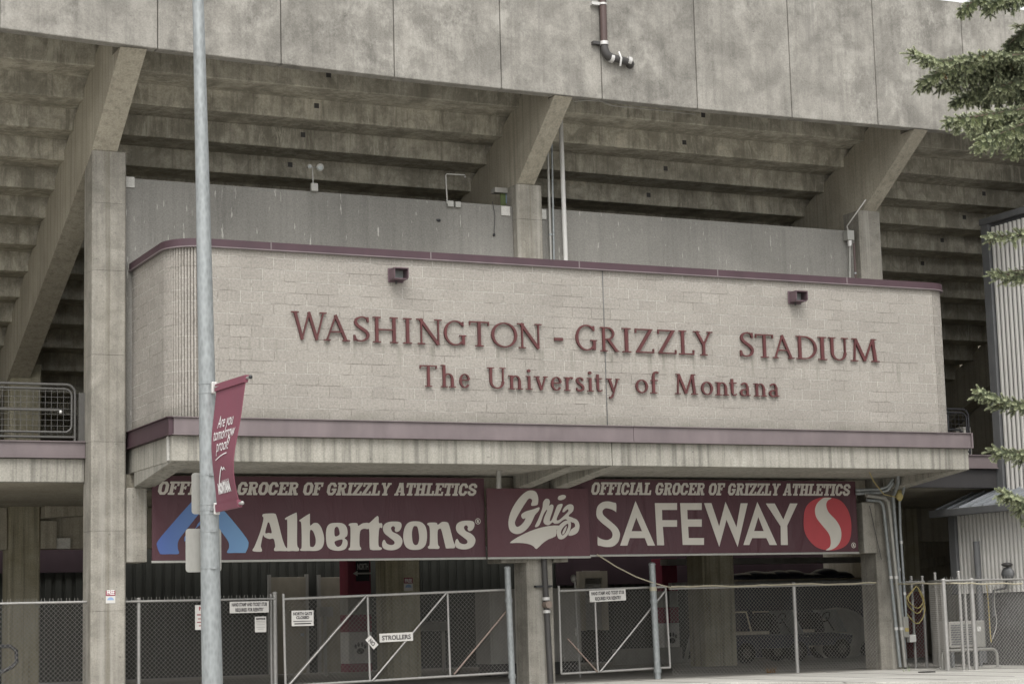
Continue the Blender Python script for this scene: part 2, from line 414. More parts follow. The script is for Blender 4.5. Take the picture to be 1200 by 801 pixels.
# fascia of precast panels following a very flat curve
FP = [(-9.0, -.45), (-6.3, -.12), (-3.7, .12), (-.91, .38), (1.43, .53), (3.69, .64), (5.93, .68), (8.13, .70), (10.31, .69), (12.54, .64), (14.63, .54), (16.9, .45), (19.2, .36), (21.5, .26), (24.0, .12), (26.5, -.05)]
for (xa, ya), (xb, yb) in zip(FP, FP[1:]):
    d = Vector((xb - xa, yb - ya)).normalized(); n_ = Vector((-d.y, d.x)); g_ = .010 if round(xa * 100) in (-91, 369, 813, 1254, 1690) else .005
    A = Vector((xa, ya)) + d * g_; B = Vector((xb, yb)) - d * g_
    q = [A, B, B + n_ * .24, A + n_ * .24]
    m = MB(); v = [(p.x, p.y, z) for z in (11.36, 14.27) for p in q]
    m.add(v, [(0, 3, 2, 1), (4, 5, 6, 7), (0, 1, 5, 4), (1, 2, 6, 5), (2, 3, 7, 6), (3, 0, 4, 7)])
    m.build('fascia_panel', 'fascia_concrete', ST, bevel=.018)
m = MB()
for (xa, ya), (xb, yb) in zip(FP, FP[1:]):
    m.add([(xa, ya + .25, 11.44), (xb, yb + .25, 11.44), (xb, yb + .25, 14.2), (xa, ya + .25, 14.2), (xa, ya + .4, 11.44), (xb, yb + .4, 11.44), (xb, yb + .4, 14.2), (xa, ya + .4, 14.2)],
          [(0, 1, 2, 3), (4, 7, 6, 5), (0, 4, 5, 1), (3, 2, 6, 7), (0, 3, 7, 4), (1, 5, 6, 2)])
m.build('fascia_backing', 'pipe_dark', ST)
box(24.6, 24.8, 1.0, 18.2, 0, 14).build('end_wall', 'beam_concrete', ST)  # added closure, keeps sky light from leaking in behind the seating
box(-10.5, 24.6, 18.22, 18.4, 0, 13.5).build('rear_wall', 'beam_concrete', ST)  # added back closure against the same stray sky light
m = MB(); m.box(-12, 26, 1.0, 2.3, 12.25, 12.45); m.build('top_walkway', 'old_concrete', ST)
# back wall of the lower concourse: dark ribbed metal
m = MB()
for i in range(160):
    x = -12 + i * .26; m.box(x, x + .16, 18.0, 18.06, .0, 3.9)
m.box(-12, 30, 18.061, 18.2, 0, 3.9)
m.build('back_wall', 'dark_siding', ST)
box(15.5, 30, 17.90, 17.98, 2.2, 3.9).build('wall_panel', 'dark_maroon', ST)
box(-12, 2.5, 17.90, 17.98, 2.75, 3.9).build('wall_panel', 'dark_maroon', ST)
for px0, px1, py0, Y in ((317, 359, 676, 17.9), (375, 408, 676, 17.9)):
    a = aty(px0, py0, Y); b = aty(px1, 790, Y)
    fr = box(a.x, b.x, Y - .03, Y + .08, 0, a.z).build('door', 'door_beige', ST, bevel=.01)
    box(a.x - .07, a.x - .003, Y - .06, Y + .08, 0, a.z + .07).build('door_frame', 'cabinet_grey', fr)
    box(b.x + .003, b.x + .07, Y - .06, Y + .08, 0, a.z + .07).build('door_frame', 'cabinet_grey', fr)
    box(b.x - .16, b.x - .08, Y - .09, Y - .032, .98, 1.06).build('door_handle', 'galvanised', fr)
# service window with rolled shutter, right of the middle column
a = aty(677, 669, 17.8); b = aty(713, 760, 17.8)
fr = MB(); fr.box(a.x, a.x + .18, 17.72, 17.98, .9, a.z); fr.box(b.x - .18, b.x, 17.72, 17.98, .9, a.z); fr.box(a.x + .182, b.x - .182, 17.72, 17.98, a.z - .2, a.z)
fo = fr.build('service_window', 'door_beige', ST)
m = MB()
for i in range(14): m.box(a.x + .185, b.x - .185, 17.80 + .015 * (i % 2), 17.9, .92 + i * .12, 1.036 + i * .12)
m.build('shutter', 'cabinet_grey', fo)
# dark raised bulkheads and pipe runs seen under the slab at the right
box(17.0, 30, 14.2, 14.6, 2.62, 2.78).build('hung_beam', 'cabinet_grey', ST)
box(17.0, 30, 14.0, 14.2, 1.98, 2.14).build('hung_beam', 'cabinet_grey', ST)
m = MB(); m.prism([(22.3, 2.2), (26, 2.62), (26, 2.9), (22.3, 2.4)], 12.0, 12.3, 'y'); m.build('stair_stringer', 'beam_concrete', ST)
box(22.3, 27, 11.9, 12.2, 1.75, 1.95).build('hung_beam', 'beam_concrete', ST)

# ---------------------------------------------------------------- block wall with the raised lettering
SB = thing('sign_wall', (7.6, 1.5, 4.06), 'projecting rounded block wall box with maroon coping above the entrance, carrying the raised lettering', 'wall')
XL, XR, RAD = -.76, 15.80, .60
def outline(off, n=17):       # plan of the wall face, from the left return round both corners to the right return
    p = [(XL - off, 3.14)]
    p += [(XL + RAD + (RAD + off) * math.cos(R(180 + 90 * i / n)), RAD + (RAD + off) * math.sin(R(180 + 90 * i / n))) for i in range(n + 1)]
    p += [(XR - .48 + (.48 + off) * math.cos(R(270 + 90 * i / n)), .48 + (.48 + off) * math.sin(R(270 + 90 * i / n))) for i in range(n + 1)]
    p += [(XR + off, 3.14)]
    return p
def wall_strip(z0, z1, thick, off=0):
    # ribs of the corner blocks are cut in as narrow flutes
    n = 17; base = outline(off, n); pts = []; s = 0; arcl = []
    for i, p in enumerate(base):
        if i: s += (Vector(p) - Vector(base[i - 1])).length
        fl = (1 <= i <= n + 1) or (n + 2 <= i <= 2 * n + 2)
        if fl and 1 < i < 2 * n + 2 and i not in (n + 1, n + 2):
            q = Vector(base[i + 1]) - Vector(base[i - 1]); q.normalize(); nn = Vector((-q.y, q.x))
            P = Vector(p); gw = .012
            pts += [tuple(P - q * gw), tuple(P + nn * .032), tuple(P + q * gw)]; arcl += [s - gw, s, s + gw]
        else: pts.append(p); arcl.append(s)
    return pts, arcl
pts, arcl = wall_strip(0, 0, 0)
m = MB(); m.uv = []; N = len(pts)
s0 = arcl[[i for i, p in enumerate(pts) if abs(p[1]) < 1e-6][0]]
for z in (4.812, 7.785):
    for p, s in zip(pts, arcl): m.v.append(Vector((p[0], p[1], z))); m.uv.append((s - s0, z - 4.81))
for i in range(N - 1): m.f.append((i, i + 1, N + i + 1, N + i)); m.mi.append(0)
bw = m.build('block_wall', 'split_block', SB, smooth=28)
m = MB(); m.prism(outline(-.06), 7.62, 7.78, 'z'); m.build('box_roof', 'walk_concrete', SB)
m = MB(); m.box(7.610, 7.630, -.006, .01, 4.815, 7.783); m.build('control_joint', 'base_concrete', SB)
def ring(offo, offi, z0, z1, name, mat, parent=SB):
    o = outline(offo); i_ = outline(offi); n = len(o); m = MB()
    for z in (z0, z1):
        for p in o: m.v.append(Vector((*p, z)))
        for p in i_: m.v.append(Vector((*p, z)))
    for i in range(n - 1):
        m.f += [(i, i + 1, 2 * n + i + 1, 2 * n + i), (n + i, 3 * n + i, 3 * n + i + 1, n + i + 1), (2 * n + i, 2 * n + i + 1, 3 * n + i + 1, 3 * n + i), (i, n + i, n + i + 1, i + 1)]
    m.f += [(0, 2 * n, 3 * n, n), (n - 1, 2 * n - 1, 4 * n - 1, 3 * n - 1)]
    m.mi += [0] * (len(m.f) - len(m.mi))
    return m.build(name, mat, parent, smooth=28)
ring(.055, -.25, 7.80, 7.928, 'coping', 'purple_steel'); ring(.07, -.02, 7.778, 7.799, 'coping_drip', 'faded_steel')
m = MB()
for x in (1.0, 4.05, 7.1, 10.15, 13.2): m.box(x - .012, x + .012, -.060, -.054, 7.802, 7.930)
m.build('coping_joint', 'faded_steel', SB)
# steel channel round the ledge, flanges proud of the web
def channel(x0, x1, y, name, cut):
    m = MB(); m.box(x0, x1, y, y + .08, 4.515, 4.795); m.box(x0 - (.03 if cut else 0), x1 + .0, y - .035, y + .08, 4.796, 4.812); m.box(x0 - (.03 if cut else 0), x1, y - .035, y + .08, 4.498, 4.514)
    return m.build(name, 'faded_steel', SB, bevel=.003)
channel(-.78, 8.10, -.135, 'ledge_channel', True); channel(8.108, 16.02, -.135, 'ledge_channel', False)
m = MB(); m.box(-.86, -.78, -.10, 3.1, 4.515, 4.795); m.box(-.895, -.78, -.135, 3.1, 4.796, 4.812); m.box(-.895, -.78, -.135, 3.1, 4.498, 4.514)
m.build('ledge_channel', 'purple_steel', SB, bevel=.003)
m = MB(); m.box(16.022, 16.06, -.17, 3.1, 4.498, 4.812); m.build('ledge_channel', 'faded_steel', SB)
# concrete ledge slab and its tapered cantilever brackets
box(-.80, 7.66, -.065, 3.14, 4.062, 4.497).build('ledge_slab', 'ledge_concrete', SB, bevel=.012)
box(7.672, 16.0, -.065, 3.14, 4.062, 4.497).build('ledge_slab', 'ledge_concrete', SB, bevel=.012)
for x0, x1 in ((-.79, -.42), (6.80, 7.10), (7.62, 7.94), (15.66, 15.98)):
    m = MB(); m.prism([(-.02, 4.12), (-.02, 4.052), (2.46, 3.79), (2.46, 4.12)], x0, x1, 'x'); m.build('bracket', 'ledge_concrete', SB, bevel=.01)
m = MB(); m.box(-.845, -.805, .05, .10, 4.08, 4.49); m.build('ledge_strip', 'patch_concrete', SB)

# ---------------------------------------------------------------- lettering
def crom(pts, k=5, closed=True):
    n = len(pts); out = []
    for i in range(n if closed else n - 1):
        p0, p1, p2, p3 = (pts[(i + d) % n] if closed else pts[min(max(i + d, 0), n - 1)] for d in (-1, 0, 1, 2))
        for j in range(k):
            t = j / k; out.append(tuple(.5 * (2 * b + (c - a) * t + (2 * a - 5 * b + 4 * c - d) * t * t + (3 * b - a - 3 * c + d) * t ** 3) for a, b, c, d in zip(p0, p1, p2, p3)))
    if not closed: out.append(pts[-1])
    return out
def ribbon(pts, th):
    L, Rr = [], []; cl = pts[0] == pts[-1]; e = len(pts) - 1
    for i, p in enumerate(pts):
        a = Vector(pts[e - 1] if cl and i == 0 else pts[max(i - 1, 0)]); b = Vector(pts[1] if cl and i == e else pts[min(i + 1, e)]); d = (b - a).normalized(); n = Vector((-d.y, d.x))
        t = th[i] if isinstance(th, (list, tuple)) else th
        L.append(tuple(Vector(p) + n * t / 2)); Rr.append(tuple(Vector(p) - n * t / 2))
    return L, Rr
def earc(cx, cy, rx, ry, a0, a1, tk, tn, n=22):     # curved stroke, thick where it runs upright
    pts = []; th = []
    for i in range(n + 1):
        t = R(a0 + (a1 - a0) * i / n); pts.append((cx + rx * math.cos(t), cy + ry * math.sin(t)))
        v = abs(ry * math.cos(t)); h = abs(rx * math.sin(t)); th.append(tn + (tk - tn) * (v / (v + h)) ** 1.3)
    return ('P', pts, th)
def glyphs(K, T, S=.05, SW=1.0):
    """stroke tables; K thick stem, T thin stroke, S serif height (0 for none), SW serif width factor"""
    def L(x0, y0, x1, y1, t): return ('P', [(x0, y0), (x1, y1)], t)
    def s(x, y, w_): return ('S', x, y, w_ * SW)
    G = {}
    G['W'] = 1.35, [L(.10, 1, .40, 0, K), L(.38, 0, .68, 1, T), L(.66, 1, .99, 0, K), L(.97, 0, 1.26, 1, T), s(.11, 1, .30), s(1.25, 1, .27)]
    G['A'] = .98, [L(.11, 0, .47, 1, T), L(.44, 1, .86, 0, K), L(.24, .35, .70, .35, T), s(.12, 0, .25), s(.86, 0, .28)]
    sc = crom([(.49, .80), (.44, .92), (.30, .965), (.15, .90), (.10, .76), (.17, .62), (.32, .50), (.45, .38), (.49, .24), (.42, .10), (.26, .035), (.12, .08), (.07, .22)], 4, False)
    n = len(sc); G['S'] = .56, [('P', sc, [T + (K - T) * max(0, math.sin(math.pi * min(1, max(0, (i / n - .18) / .64)))) for i in range(n)]), ('P', [(.49, .76), (.49, .97)], T), ('P', [(.06, .03), (.06, .26)], T)]
    G['H'] = .92, [L(.15, 0, .15, 1, K), L(.77, 0, .77, 1, K), L(.15, .51, .77, .51, T)] + [s(x, y, .28) for x in (.15, .77) for y in (0, 1)]
    G['I'] = .32, [L(.16, 0, .16, 1, K), s(.16, 0, .3), s(.16, 1, .3)]
    G['N'] = .98, [L(.17, 0, .17, 1, T), L(.12, 1, .82, 0, K), L(.82, 0, .82, 1, T), s(.17, 0, .27), s(.12, 1, .26), s(.82, 1, .27)]
    G['G'] = .88, [earc(.46, .5, .40, .47, 42, 322, K, T), L(.78, .04, .78, .42, K), s(.76, .42, .27), L(.77, .76, .77, .95, T)]
    G['C'] = .82, [earc(.46, .5, .40, .47, 42, 318, K, T), L(.76, .74, .76, .97, T)] + ([L(.76, .05, .76, .26, T)] if S > .1 else [])
    G['T'] = .78, [L(.39, 0, .39, 1, K), L(.03, .97, .75, .97, T), L(.04, .84, .04, 1, T * .8), L(.74, .84, .74, 1, T * .8), s(.39, 0, .30)]
    G['O'] = .98, [earc(.49, .5, .43, .475, 0, 360, K, T, 36)]
    G['R'] = .80, [L(.16, 0, .16, 1, K), earc(.32, .74, .27, .235, 90, -90, K, T, 14), L(.16, .972, .33, .972, T), L(.16, .505, .33, .505, T), L(.36, .50, .72, .03, K), s(.16, 0, .3), s(.14, 1, .26), s(.74, 0, .16)]
    G['Z'] = .74, [L(.06, .97, .68, .97, T), L(.62, .97, .10, .03, K), L(.05, .03, .70, .03, T), L(.05, .82, .05, 1, T * .8), L(.70, 0, .70, .18, T * .8)]
    G['L'] = .64, [L(.17, 0, .17, 1, K), L(.17, .03, .58, .03, T), L(.59, 0, .59, .2, T * .9), s(.17, 1, .3), s(.12, 0, .22)]
    G['Y'] = .82, [L(.11, 1, .42, .45, K), L(.72, 1, .43, .45, T), L(.42, 0, .42, .5, K), s(.12, 1, .28), s(.71, 1, .24), s(.42, 0, .3)]
    G['D'] = .86, [L(.16, 0, .16, 1, K), earc(.34, .5, .44, .47, 90, -90, K, T, 20), L(.16, .97, .35, .97, T), L(.16, .03, .35, .03, T), s(.14, 0, .24), s(.14, 1, .24)]
    G['U'] = .84, [L(.16, 1, .16, .33, K), earc(.43, .34, .27, .31, 180, 360, K, T, 16), L(.70, .33, .70, 1, T if S < .1 else K), s(.16, 1, .29), s(.70, 1, .27)]
    G['M'] = 1.12, [L(.14, 0, .20, 1, T), L(.19, 1, .55, .03, K), L(.54, .03, .87, 1, T), L(.87, 1, .96, 0, K), s(.14, 0, .26), s(.96, 0, .30), s(.16, 1, .18), s(.92, 1, .18)]
    G['E'] = .70, [L(.17, 0, .17, 1, K), L(.17, .97 - T * .3, .62, .97 - T * .3, T), L(.17, .5, .52, .5, T), L(.17, .03 + T * .3, .64, .03 + T * .3, T), s(.14, 0, .24), s(.14, 1, .24), L(.61, .74, .61, 1, T * .8), L(.63, 0, .63, .26, T * .8)]
    G['F'] = .66, [L(.17, 0, .17, 1, K), L(.17, .97 - T * .3, .62, .97 - T * .3, T), L(.17, .5, .52, .5, T), s(.17, 0, .3), s(.14, 1, .24), L(.61, .72, .61, 1, T * .8)]
    G['-'] = .34, [L(.05, .42, .30, .42, .12)]
    x = .655
    G['h'] = .62, [L(.15, 0, .15, 1.04, K), earc(.315, x - .27, .175, .245, 170, 0, K * .9, T, 10), L(.49, 0, .49, x - .26, K), s(.15, 0, .27), s(.49, 0, .26), s(.09, 1.04, .14)]
    G['n'] = .66, [L(.16, 0, .16, x, K), earc(.335, x - .27, .175, .245, 170, 0, K * .9, T, 10), L(.51, 0, .51, x - .26, K), s(.16, 0, .28), s(.51, 0, .27), s(.09, x, .14)]
    G['e'] = .54, [earc(.28, x / 2, .215, x / 2 - .02, 8, 325, K, T), L(.08, x * .55, .48, x * .55, T)]
    G['i'] = .32, [L(.16, 0, .16, x, K), ('D', .15, .9, .075), s(.16, 0, .28), s(.09, x, .14)]
    G['v'] = .68, [L(.14, x, .35, 0, K), L(.55, x, .35, 0, T), s(.14, x, .26), s(.56, x, .2)]
    G['r'] = .46, [L(.15, 0, .15, x, K), ('P', crom([(.16, x - .22), (.24, x - .06), (.34, x - .02), (.42, x - .06)], 4, False), K * .7), s(.15, 0, .28), s(.08, x, .14)]
    q = crom([(.37, x * .76), (.33, x * .93), (.21, x * .97), (.10, x * .86), (.12, x * .66), (.25, x * .50), (.37, x * .34), (.36, x * .13), (.22, x * .04), (.10, x * .09), (.06, x * .24)], 4, False)
    n = len(q); G['s'] = .44, [('P', q, [T + (K - T) * max(0, math.sin(math.pi * i / n)) for i in range(n)])]
    G['t'] = .42, [L(.17, .12, .17, .84, K), L(.04, x - .02, .38, x - .02, T), ('P', crom([(.17, .16), (.20, .05), (.28, .03), (.38, .08)], 4, False), T * 1.2)]
    G['y'] = .68, [L(.14, x, .36, .02, K), L(.57, x, .30, -.18, T), ('P', crom([(.31, -.15), (.24, -.25), (.13, -.27)], 4, False), K * .8), s(.14, x, .26), s(.57, x, .2)]
    G['o'] = .62, [earc(.31, x / 2, .235, x / 2 - .02, 0, 360, K, T, 30)]
    G['f'] = .44, [L(.16, 0, .16, .86, K), ('P', crom([(.16, .82), (.20, .99), (.30, 1.05), (.40, 1.0)], 4, False), K * .75), L(.03, x - .02, .36, x - .02, T), s(.16, 0, .3)]
    G['a'] = .56, [L(.40, .08, .40, x - .16, K), ('P', crom([(.40, x - .18), (.35, x - .05), (.24, x - .01), (.11, x - .09)], 4, False), T * 1.4), earc(.25, .17, .17, .155, 60, 320, K, T, 16), ('P', crom([(.40, .12), (.44, .03), (.53, .05)], 3, False), T * 1.2)]
    return G, S
STAG = [0]
def put_glyph(m, GS, ch, x0, x1, z0, H, y, depth, slant=0, fx=None):
    """one letter between x0 and x1 on the plane y (front at y-depth); strokes are stepped a hair so no faces coincide"""
    G, S = GS; wd, st = G[ch]
    # true extents of the letter
    xs = []
    polys = []
    for q in st:
        if q[0] == 'P': L_, R_ = ribbon(q[1], q[2]); polys.append((L_, R_)); xs += [p[0] for p in L_ + R_]
        elif q[0] == 'S':
            if not S: continue
            _, cx, cy, w_ = q; a = 0 if cy < .02 else -S
            b = [(cx - w_ / 2, cy + a), (cx + w_ / 2, cy + a)], [(cx - w_ / 2, cy + a + S), (cx + w_ / 2, cy + a + S)]; polys.append(b); xs += [cx - w_ / 2, cx + w_ / 2]
        else:
            _, cx, cy, r = q; up = [(cx + r * math.cos(R(a)), cy + r * math.sin(R(a))) for a in range(180, -1, -20)]; lo = [(cx + r * math.cos(R(a)), cy + r * math.sin(R(a))) for a in range(180, 361, 20)]
            polys.append((up, lo)); xs += [cx - r, cx + r]
    a, b = min(xs), max(xs); k = (x1 - x0) / (b - a)
    for i, (L_, R_) in enumerate(polys):
        d = depth + .0005 * i; n = len(L_); v = []
        for yy in (y - d, y):
            for p in L_ + R_:
                pz = p[1] * H; px = x0 + (p[0] - a) * k + pz * slant
                v.append((px, yy, z0 + pz))
        f = []
        for j in range(n - 1):
            f += [(j, j + 1, n + j + 1, n + j), (2 * n + j, 3 * n + j, 3 * n + j + 1, 2 * n + j + 1), (j, 2 * n + j, 2 * n + j + 1, j + 1), (n + j, n + j + 1, 3 * n + j + 1, 3 * n + j)]
        f += [] if L_[0] == L_[-1] else [(0, n, 3 * n, 2 * n), (n - 1, 3 * n - 1, 4 * n - 1, 2 * n - 1)]
        m.add(v, f)
SERIF = glyphs(.108, .050, .046)
def raised(name, label, letters, z0, H):
    t = thing(name, (sum(aty(a, 420, -.03).x for _, a, _ in letters) / len(letters), -.03, z0), label, 'lettering')
    for ch, a, b in letters:
        yb = 385 if H > .42 else 445
        xa, xb = aty(a, yb, -.055).x, aty(b, yb, -.055).x
        m = MB(); h = H * (1.07 if (ch, a) in (('W', 341.8), ('G', 674.6), ('S', 866.8)) else 1)
        put_glyph(m, SERIF, ch, xa, xb, z0, h, -.022, .038)
        m.build('letter', 'letter_paint', t)
raised('raised_lettering', 'upper line of raised maroon serif capitals reading WASHINGTON - GRIZZLY STADIUM on the block wall',
       [('W', 341.8, 383), ('A', 379.7, 410), ('S', 414.6, 433.1), ('H', 437.3, 466.5), ('I', 472.9, 482.8), ('N', 488.4, 517.9), ('G', 520.4, 546.3), ('T', 550.2, 573.3), ('O', 575.8, 606.2), ('N', 606.7, 634.8), ('-', 649.6, 659.4),
        ('G', 674.6, 699.3), ('R', 703.5, 724.6), ('I', 729, 739), ('Z', 744.3, 765.7), ('Z', 770.8, 791.8), ('L', 795.2, 812.6), ('Y', 812.6, 834.8), ('S', 866.8, 882.5), ('T', 885, 905.5), ('A', 904.7, 929.6), ('D', 932.5, 956.4), ('I', 958, 967.8), ('U', 970.4, 993.1), ('M', 996, 1029)], 6.225, .465)
raised('raised_lettering', 'lower line of smaller raised letters reading The University of Montana on the block wall',
       [('T', 492.6, 512.3), ('h', 517, 534), ('e', 538.8, 551), ('U', 571.8, 593.2), ('n', 596.2, 612.6), ('i', 616.8, 623.9), ('v', 626.4, 642), ('e', 646, 658.4), ('r', 661.4, 671.9), ('s', 675.2, 684.7), ('i', 688.4, 695.5), ('t', 697.6, 706), ('y', 711, 726.3),
        ('o', 745, 759.3), ('f', 762.3, 772.5), ('M', 791, 817.4), ('o', 821.7, 835.3), ('n', 838.5, 853.7), ('t', 855, 863.4), ('a', 867, 879), ('n', 883.6, 898), ('a', 901, 912.6)], 5.455, .39)

# flat shapes traced on a banner plane: outer outline and holes given as photo pixels
def flat(m, loops, Y, th, smooth=5):
    ls = []
    for l in loops:
        l = crom(l, smooth) if smooth else l
        ls.append([(p.x, p.z) for p in (aty(x, y, Y) for x, y in l)])
    tri = tessellate_polygon([[Vector((a, b, 0)) for a, b in l] for l in ls])
    fl = [q for l in ls for q in l]; n = len(fl)
    v = [(a, Y - th, b) for a, b in fl] + [(a, Y, b) for a, b in fl]
    f = [tuple(t) for t in tri] + [tuple(i + n for i in t) for t in tri]; o = 0
    for l in ls:
        k = len(l); f += [(o + i, o + (i + 1) % k, o + (i + 1) % k + n, o + i + n) for i in range(k)]; o += k
    m.add(v, f)
def zoomed(pts, ox, oy, s, dx=0, dy=0): return [(ox + (x + dx) / s, oy + (y + dy) / s) for x, y in pts]
def text_mesh(txt, size, bold=0.0, shear=0, align='CENTER', space=1.0):
    c = bpy.data.curves.new('t', 'FONT'); c.body = txt; c.size = size; c.offset = bold; c.shear = shear; c.align_x = align; c.space_character = space; c.resolution_u = 3
    o = bpy.data.objects.new('t', c); me = bpy.data.meshes.new_from_object(o); bpy.data.objects.remove(o); bpy.data.curves.remove(c)
    vs = [v.co.copy() for v in me.vertices]; fs = [tuple(p.vertices) for p in me.polygons]; bpy.data.meshes.remove(me)
    return vs, fs
def text_on(m, txt, cx, z, y, size, width=None, bold=0.0, shear=0, rot=0):
    vs, fs = text_mesh(txt, size, bold, shear)
    if not vs: return
    w_ = max(v.x for v in vs) - min(v.x for v in vs); k = width / w_ if width else 1
    c, s = math.cos(rot), math.sin(rot)
    m.add([(cx + v.x * k * c - v.y * s, y, z + v.x * k * s + v.y * c) for v in vs], fs)

def slab_table():
    def P(t, *p): return ('P', list(p), t)
    def B(x0, x1, y, t): return ('P', [(x0, y), (x1, y)], t)
    def V(x, y0, y1, t): return ('P', [(x, y0), (x, y1)], t)
    b = .155; t = .23; lo, hi = b / 2, 1 - b / 2
    ring_ = [(.13, .27), (.13, .73), (.24, .90), (.44, .90), (.55, .73), (.55, .27), (.44, .10), (.24, .10)]
    G = {}
    G['O'] = .70, [P(.215, *ring_, ring_[0])]
    G['C'] = .69, [P(.215, (.56, .63), (.55, .73), (.44, .90), (.24, .90), (.13, .73), (.13, .27), (.24, .10), (.44, .10), (.55, .25), (.56, .37))]
    G['G'] = .70, [P(.215, (.56, .65), (.55, .73), (.44, .90), (.24, .90), (.13, .73), (.13, .27), (.24, .10), (.44, .10), (.55, .25), (.55, .48)), B(.34, .68, .46, b)]
    G['F'] = .68, [V(.21, 0, 1, t), B(.01, .45, lo, b), B(.01, .67, hi, b), V(.60, .66, 1, .14), B(.2, .46, .53, .14), V(.45, .40, .66, .09)]
    G['E'] = .70, [V(.21, 0, 1, t), B(.01, .68, lo, b), B(.01, .67, hi, b), V(.60, .68, 1, .14), V(.61, 0, .32, .14), B(.2, .46, .51, .13), V(.45, .38, .64, .09)]
    G['I'] = .42, [V(.21, 0, 1, t), B(.01, .41, lo, b), B(.01, .41, hi, b)]
    G['A'] = .80, [P(.17, (.14, .05), (.35, 1)), P(.24, (.42, 1), (.63, .05)), B(.2, .58, .33, .13), B(.22, .50, hi, b), B(.0, .31, lo, b), B(.45, .80, lo, b)]
    G['L'] = .66, [V(.21, 0, 1, t), B(.01, .43, hi, b), B(.01, .66, lo, b), V(.585, 0, .38, .14)]
    G['R'] = .76, [V(.20, 0, 1, t), B(.01, .48, hi, b), P(.17, (.3, .915), (.49, .915), (.585, .82), (.585, .64), (.49, .54), (.3, .54)), P(.22, (.42, .52), (.58, .05)), B(.01, .37, lo, b), B(.48, .75, lo, b)]
    G['Z'] = .68, [B(.03, .65, hi, b), B(.02, .66, lo, b), P(.23, (.54, .93), (.13, .07)), V(.10, .68, 1, .14), V(.59, 0, .32, .14)]
    G['Y'] = .76, [P(.20, (.15, .95), (.36, .46)), P(.18, (.60, .95), (.40, .46)), V(.38, 0, .5, t), B(.0, .31, hi, b), B(.45, .75, hi, b), B(.18, .58, lo, b)]
    G['T'] = .72, [V(.36, 0, 1, t), B(.02, .70, hi, b), V(.09, .64, 1, .14), V(.63, .64, 1, .14), B(.16, .56, lo, b)]
    G['H'] = .80, [V(.19, 0, 1, t), V(.59, 0, 1, t), B(.01, .37, lo, b), B(.41, .77, lo, b), B(.01, .37, hi, b), B(.41, .77, hi, b), B(.2, .6, .5, .14)]
    G['S'] = .70, [P(.205, (.56, .64), (.55, .78), (.44, .90), (.24, .90), (.135, .78), (.135, .65), (.24, .55), (.45, .45), (.56, .35), (.56, .22), (.45, .10), (.24, .10), (.13, .22), (.12, .37))]
    return G, 0
SLAB = slab_table()
def word_run(m, GS, text, px0, px1, pyb, pyt, Y, slant, gap=.035, sp=.34):
    """a line of type squeezed to fit between two photo columns on the plane Y"""
    a = aty(px0, pyb, Y); b = aty(px1, pyb, Y); H = aty(px0, pyt, Y).z - a.z
    ws = [GS[0][c][0] + gap if c != ' ' else sp for c in text]; tot = sum(ws); k = (b.x - a.x - H * slant) / tot; x = a.x
    for c, w_ in zip(text, ws):
        if c != ' ': put_glyph(m, GS, c, x + .01 * k, x + (w_ - gap * .5) * k, a.z, H, Y, .002, slant)
        x += w_ * k

# ---------------------------------------------------------------- the three vinyl banners under the ledge
def banner(label, x0, x1, z0, z1, Y, mat, rail=True):
    t = thing('vinyl_banner', ((x0 + x1) / 2, Y + .01, z0), label, 'banner', 'vinyl banners under the ledge')
    nx = 26; m = MB(); v = []
    for j in range(5):
        for i in range(nx + 1):
            x = x0 + (x1 - x0) * i / nx; z = z0 + (z1 - z0) * j / 4
            v.append((x, Y, z))
    for j in range(5):
        for i in range(nx + 1): v.append((v[j * (nx + 1) + i][0], Y + .02, v[j * (nx + 1) + i][2]))
    N_ = 5 * (nx + 1); f = []
    for j in range(4):
        for i in range(nx):
            a = j * (nx + 1) + i; f += [(a, a + 1, a + nx + 2, a + nx + 1), (N_ + a, N_ + a + nx + 1, N_ + a + nx + 2, N_ + a + 1)]
    for i in range(nx): f += [(i, N_ + i, N_ + i + 1, i + 1), (4 * (nx + 1) + i, 4 * (nx + 1) + i + 1, N_ + 4 * (nx + 1) + i + 1, N_ + 4 * (nx + 1) + i)]
    for j in range(4):
        a = j * (nx + 1); f += [(a, a + nx + 1, N_ + a + nx + 1, N_ + a), (a + nx, N_ + a + nx, N_ + a + 2 * nx + 1, a + 2 * nx + 1)]
    m.add(v, f); m.build('vinyl_sheet', mat, t)
    if rail: box(x0 - .01, x1 + .01, Y - .012, Y + .035, z0 - .045, z0 - .004).build('bottom_rail', 'sign_alu', t, bevel=.004)
    return t
YA = 2.36
ba = banner('maroon banner with a blue A emblem, leftmost of the three under the ledge', -.48, 6.12, 2.475, 4.0, YA, 'banner_maroon')
m = MB(); word_run(m, SLAB, 'OFFICIAL GROCER OF GRIZZLY ATHLETICS', 184.0, 560.5, 579.2, 563.6, YA - .003, .22); m.build('small_lettering', 'banner_white', ba)
Z1 = lambda p, dx=0, dy=0: zoomed(p, 285, 590, 8, dx, dy)
Z2 = lambda p, dx=0, dy=0: zoomed(p, 425, 590, 8, dx, dy)
m = MB(); YL = YA - .003
S_ = [(190, 230), (205, 190), (250, 168), (320, 165), (358, 178), (363, 215), (345, 250), (315, 262), (300, 245), (303, 222), (285, 207), (265, 225), (280, 260), (330, 285), (365, 320), (372, 360), (350, 405), (300, 430), (240, 432), (195, 415), (182, 380), (190, 345), (205, 337), (225, 370), (265, 385), (295, 375), (295, 350), (260, 320), (205, 275)]
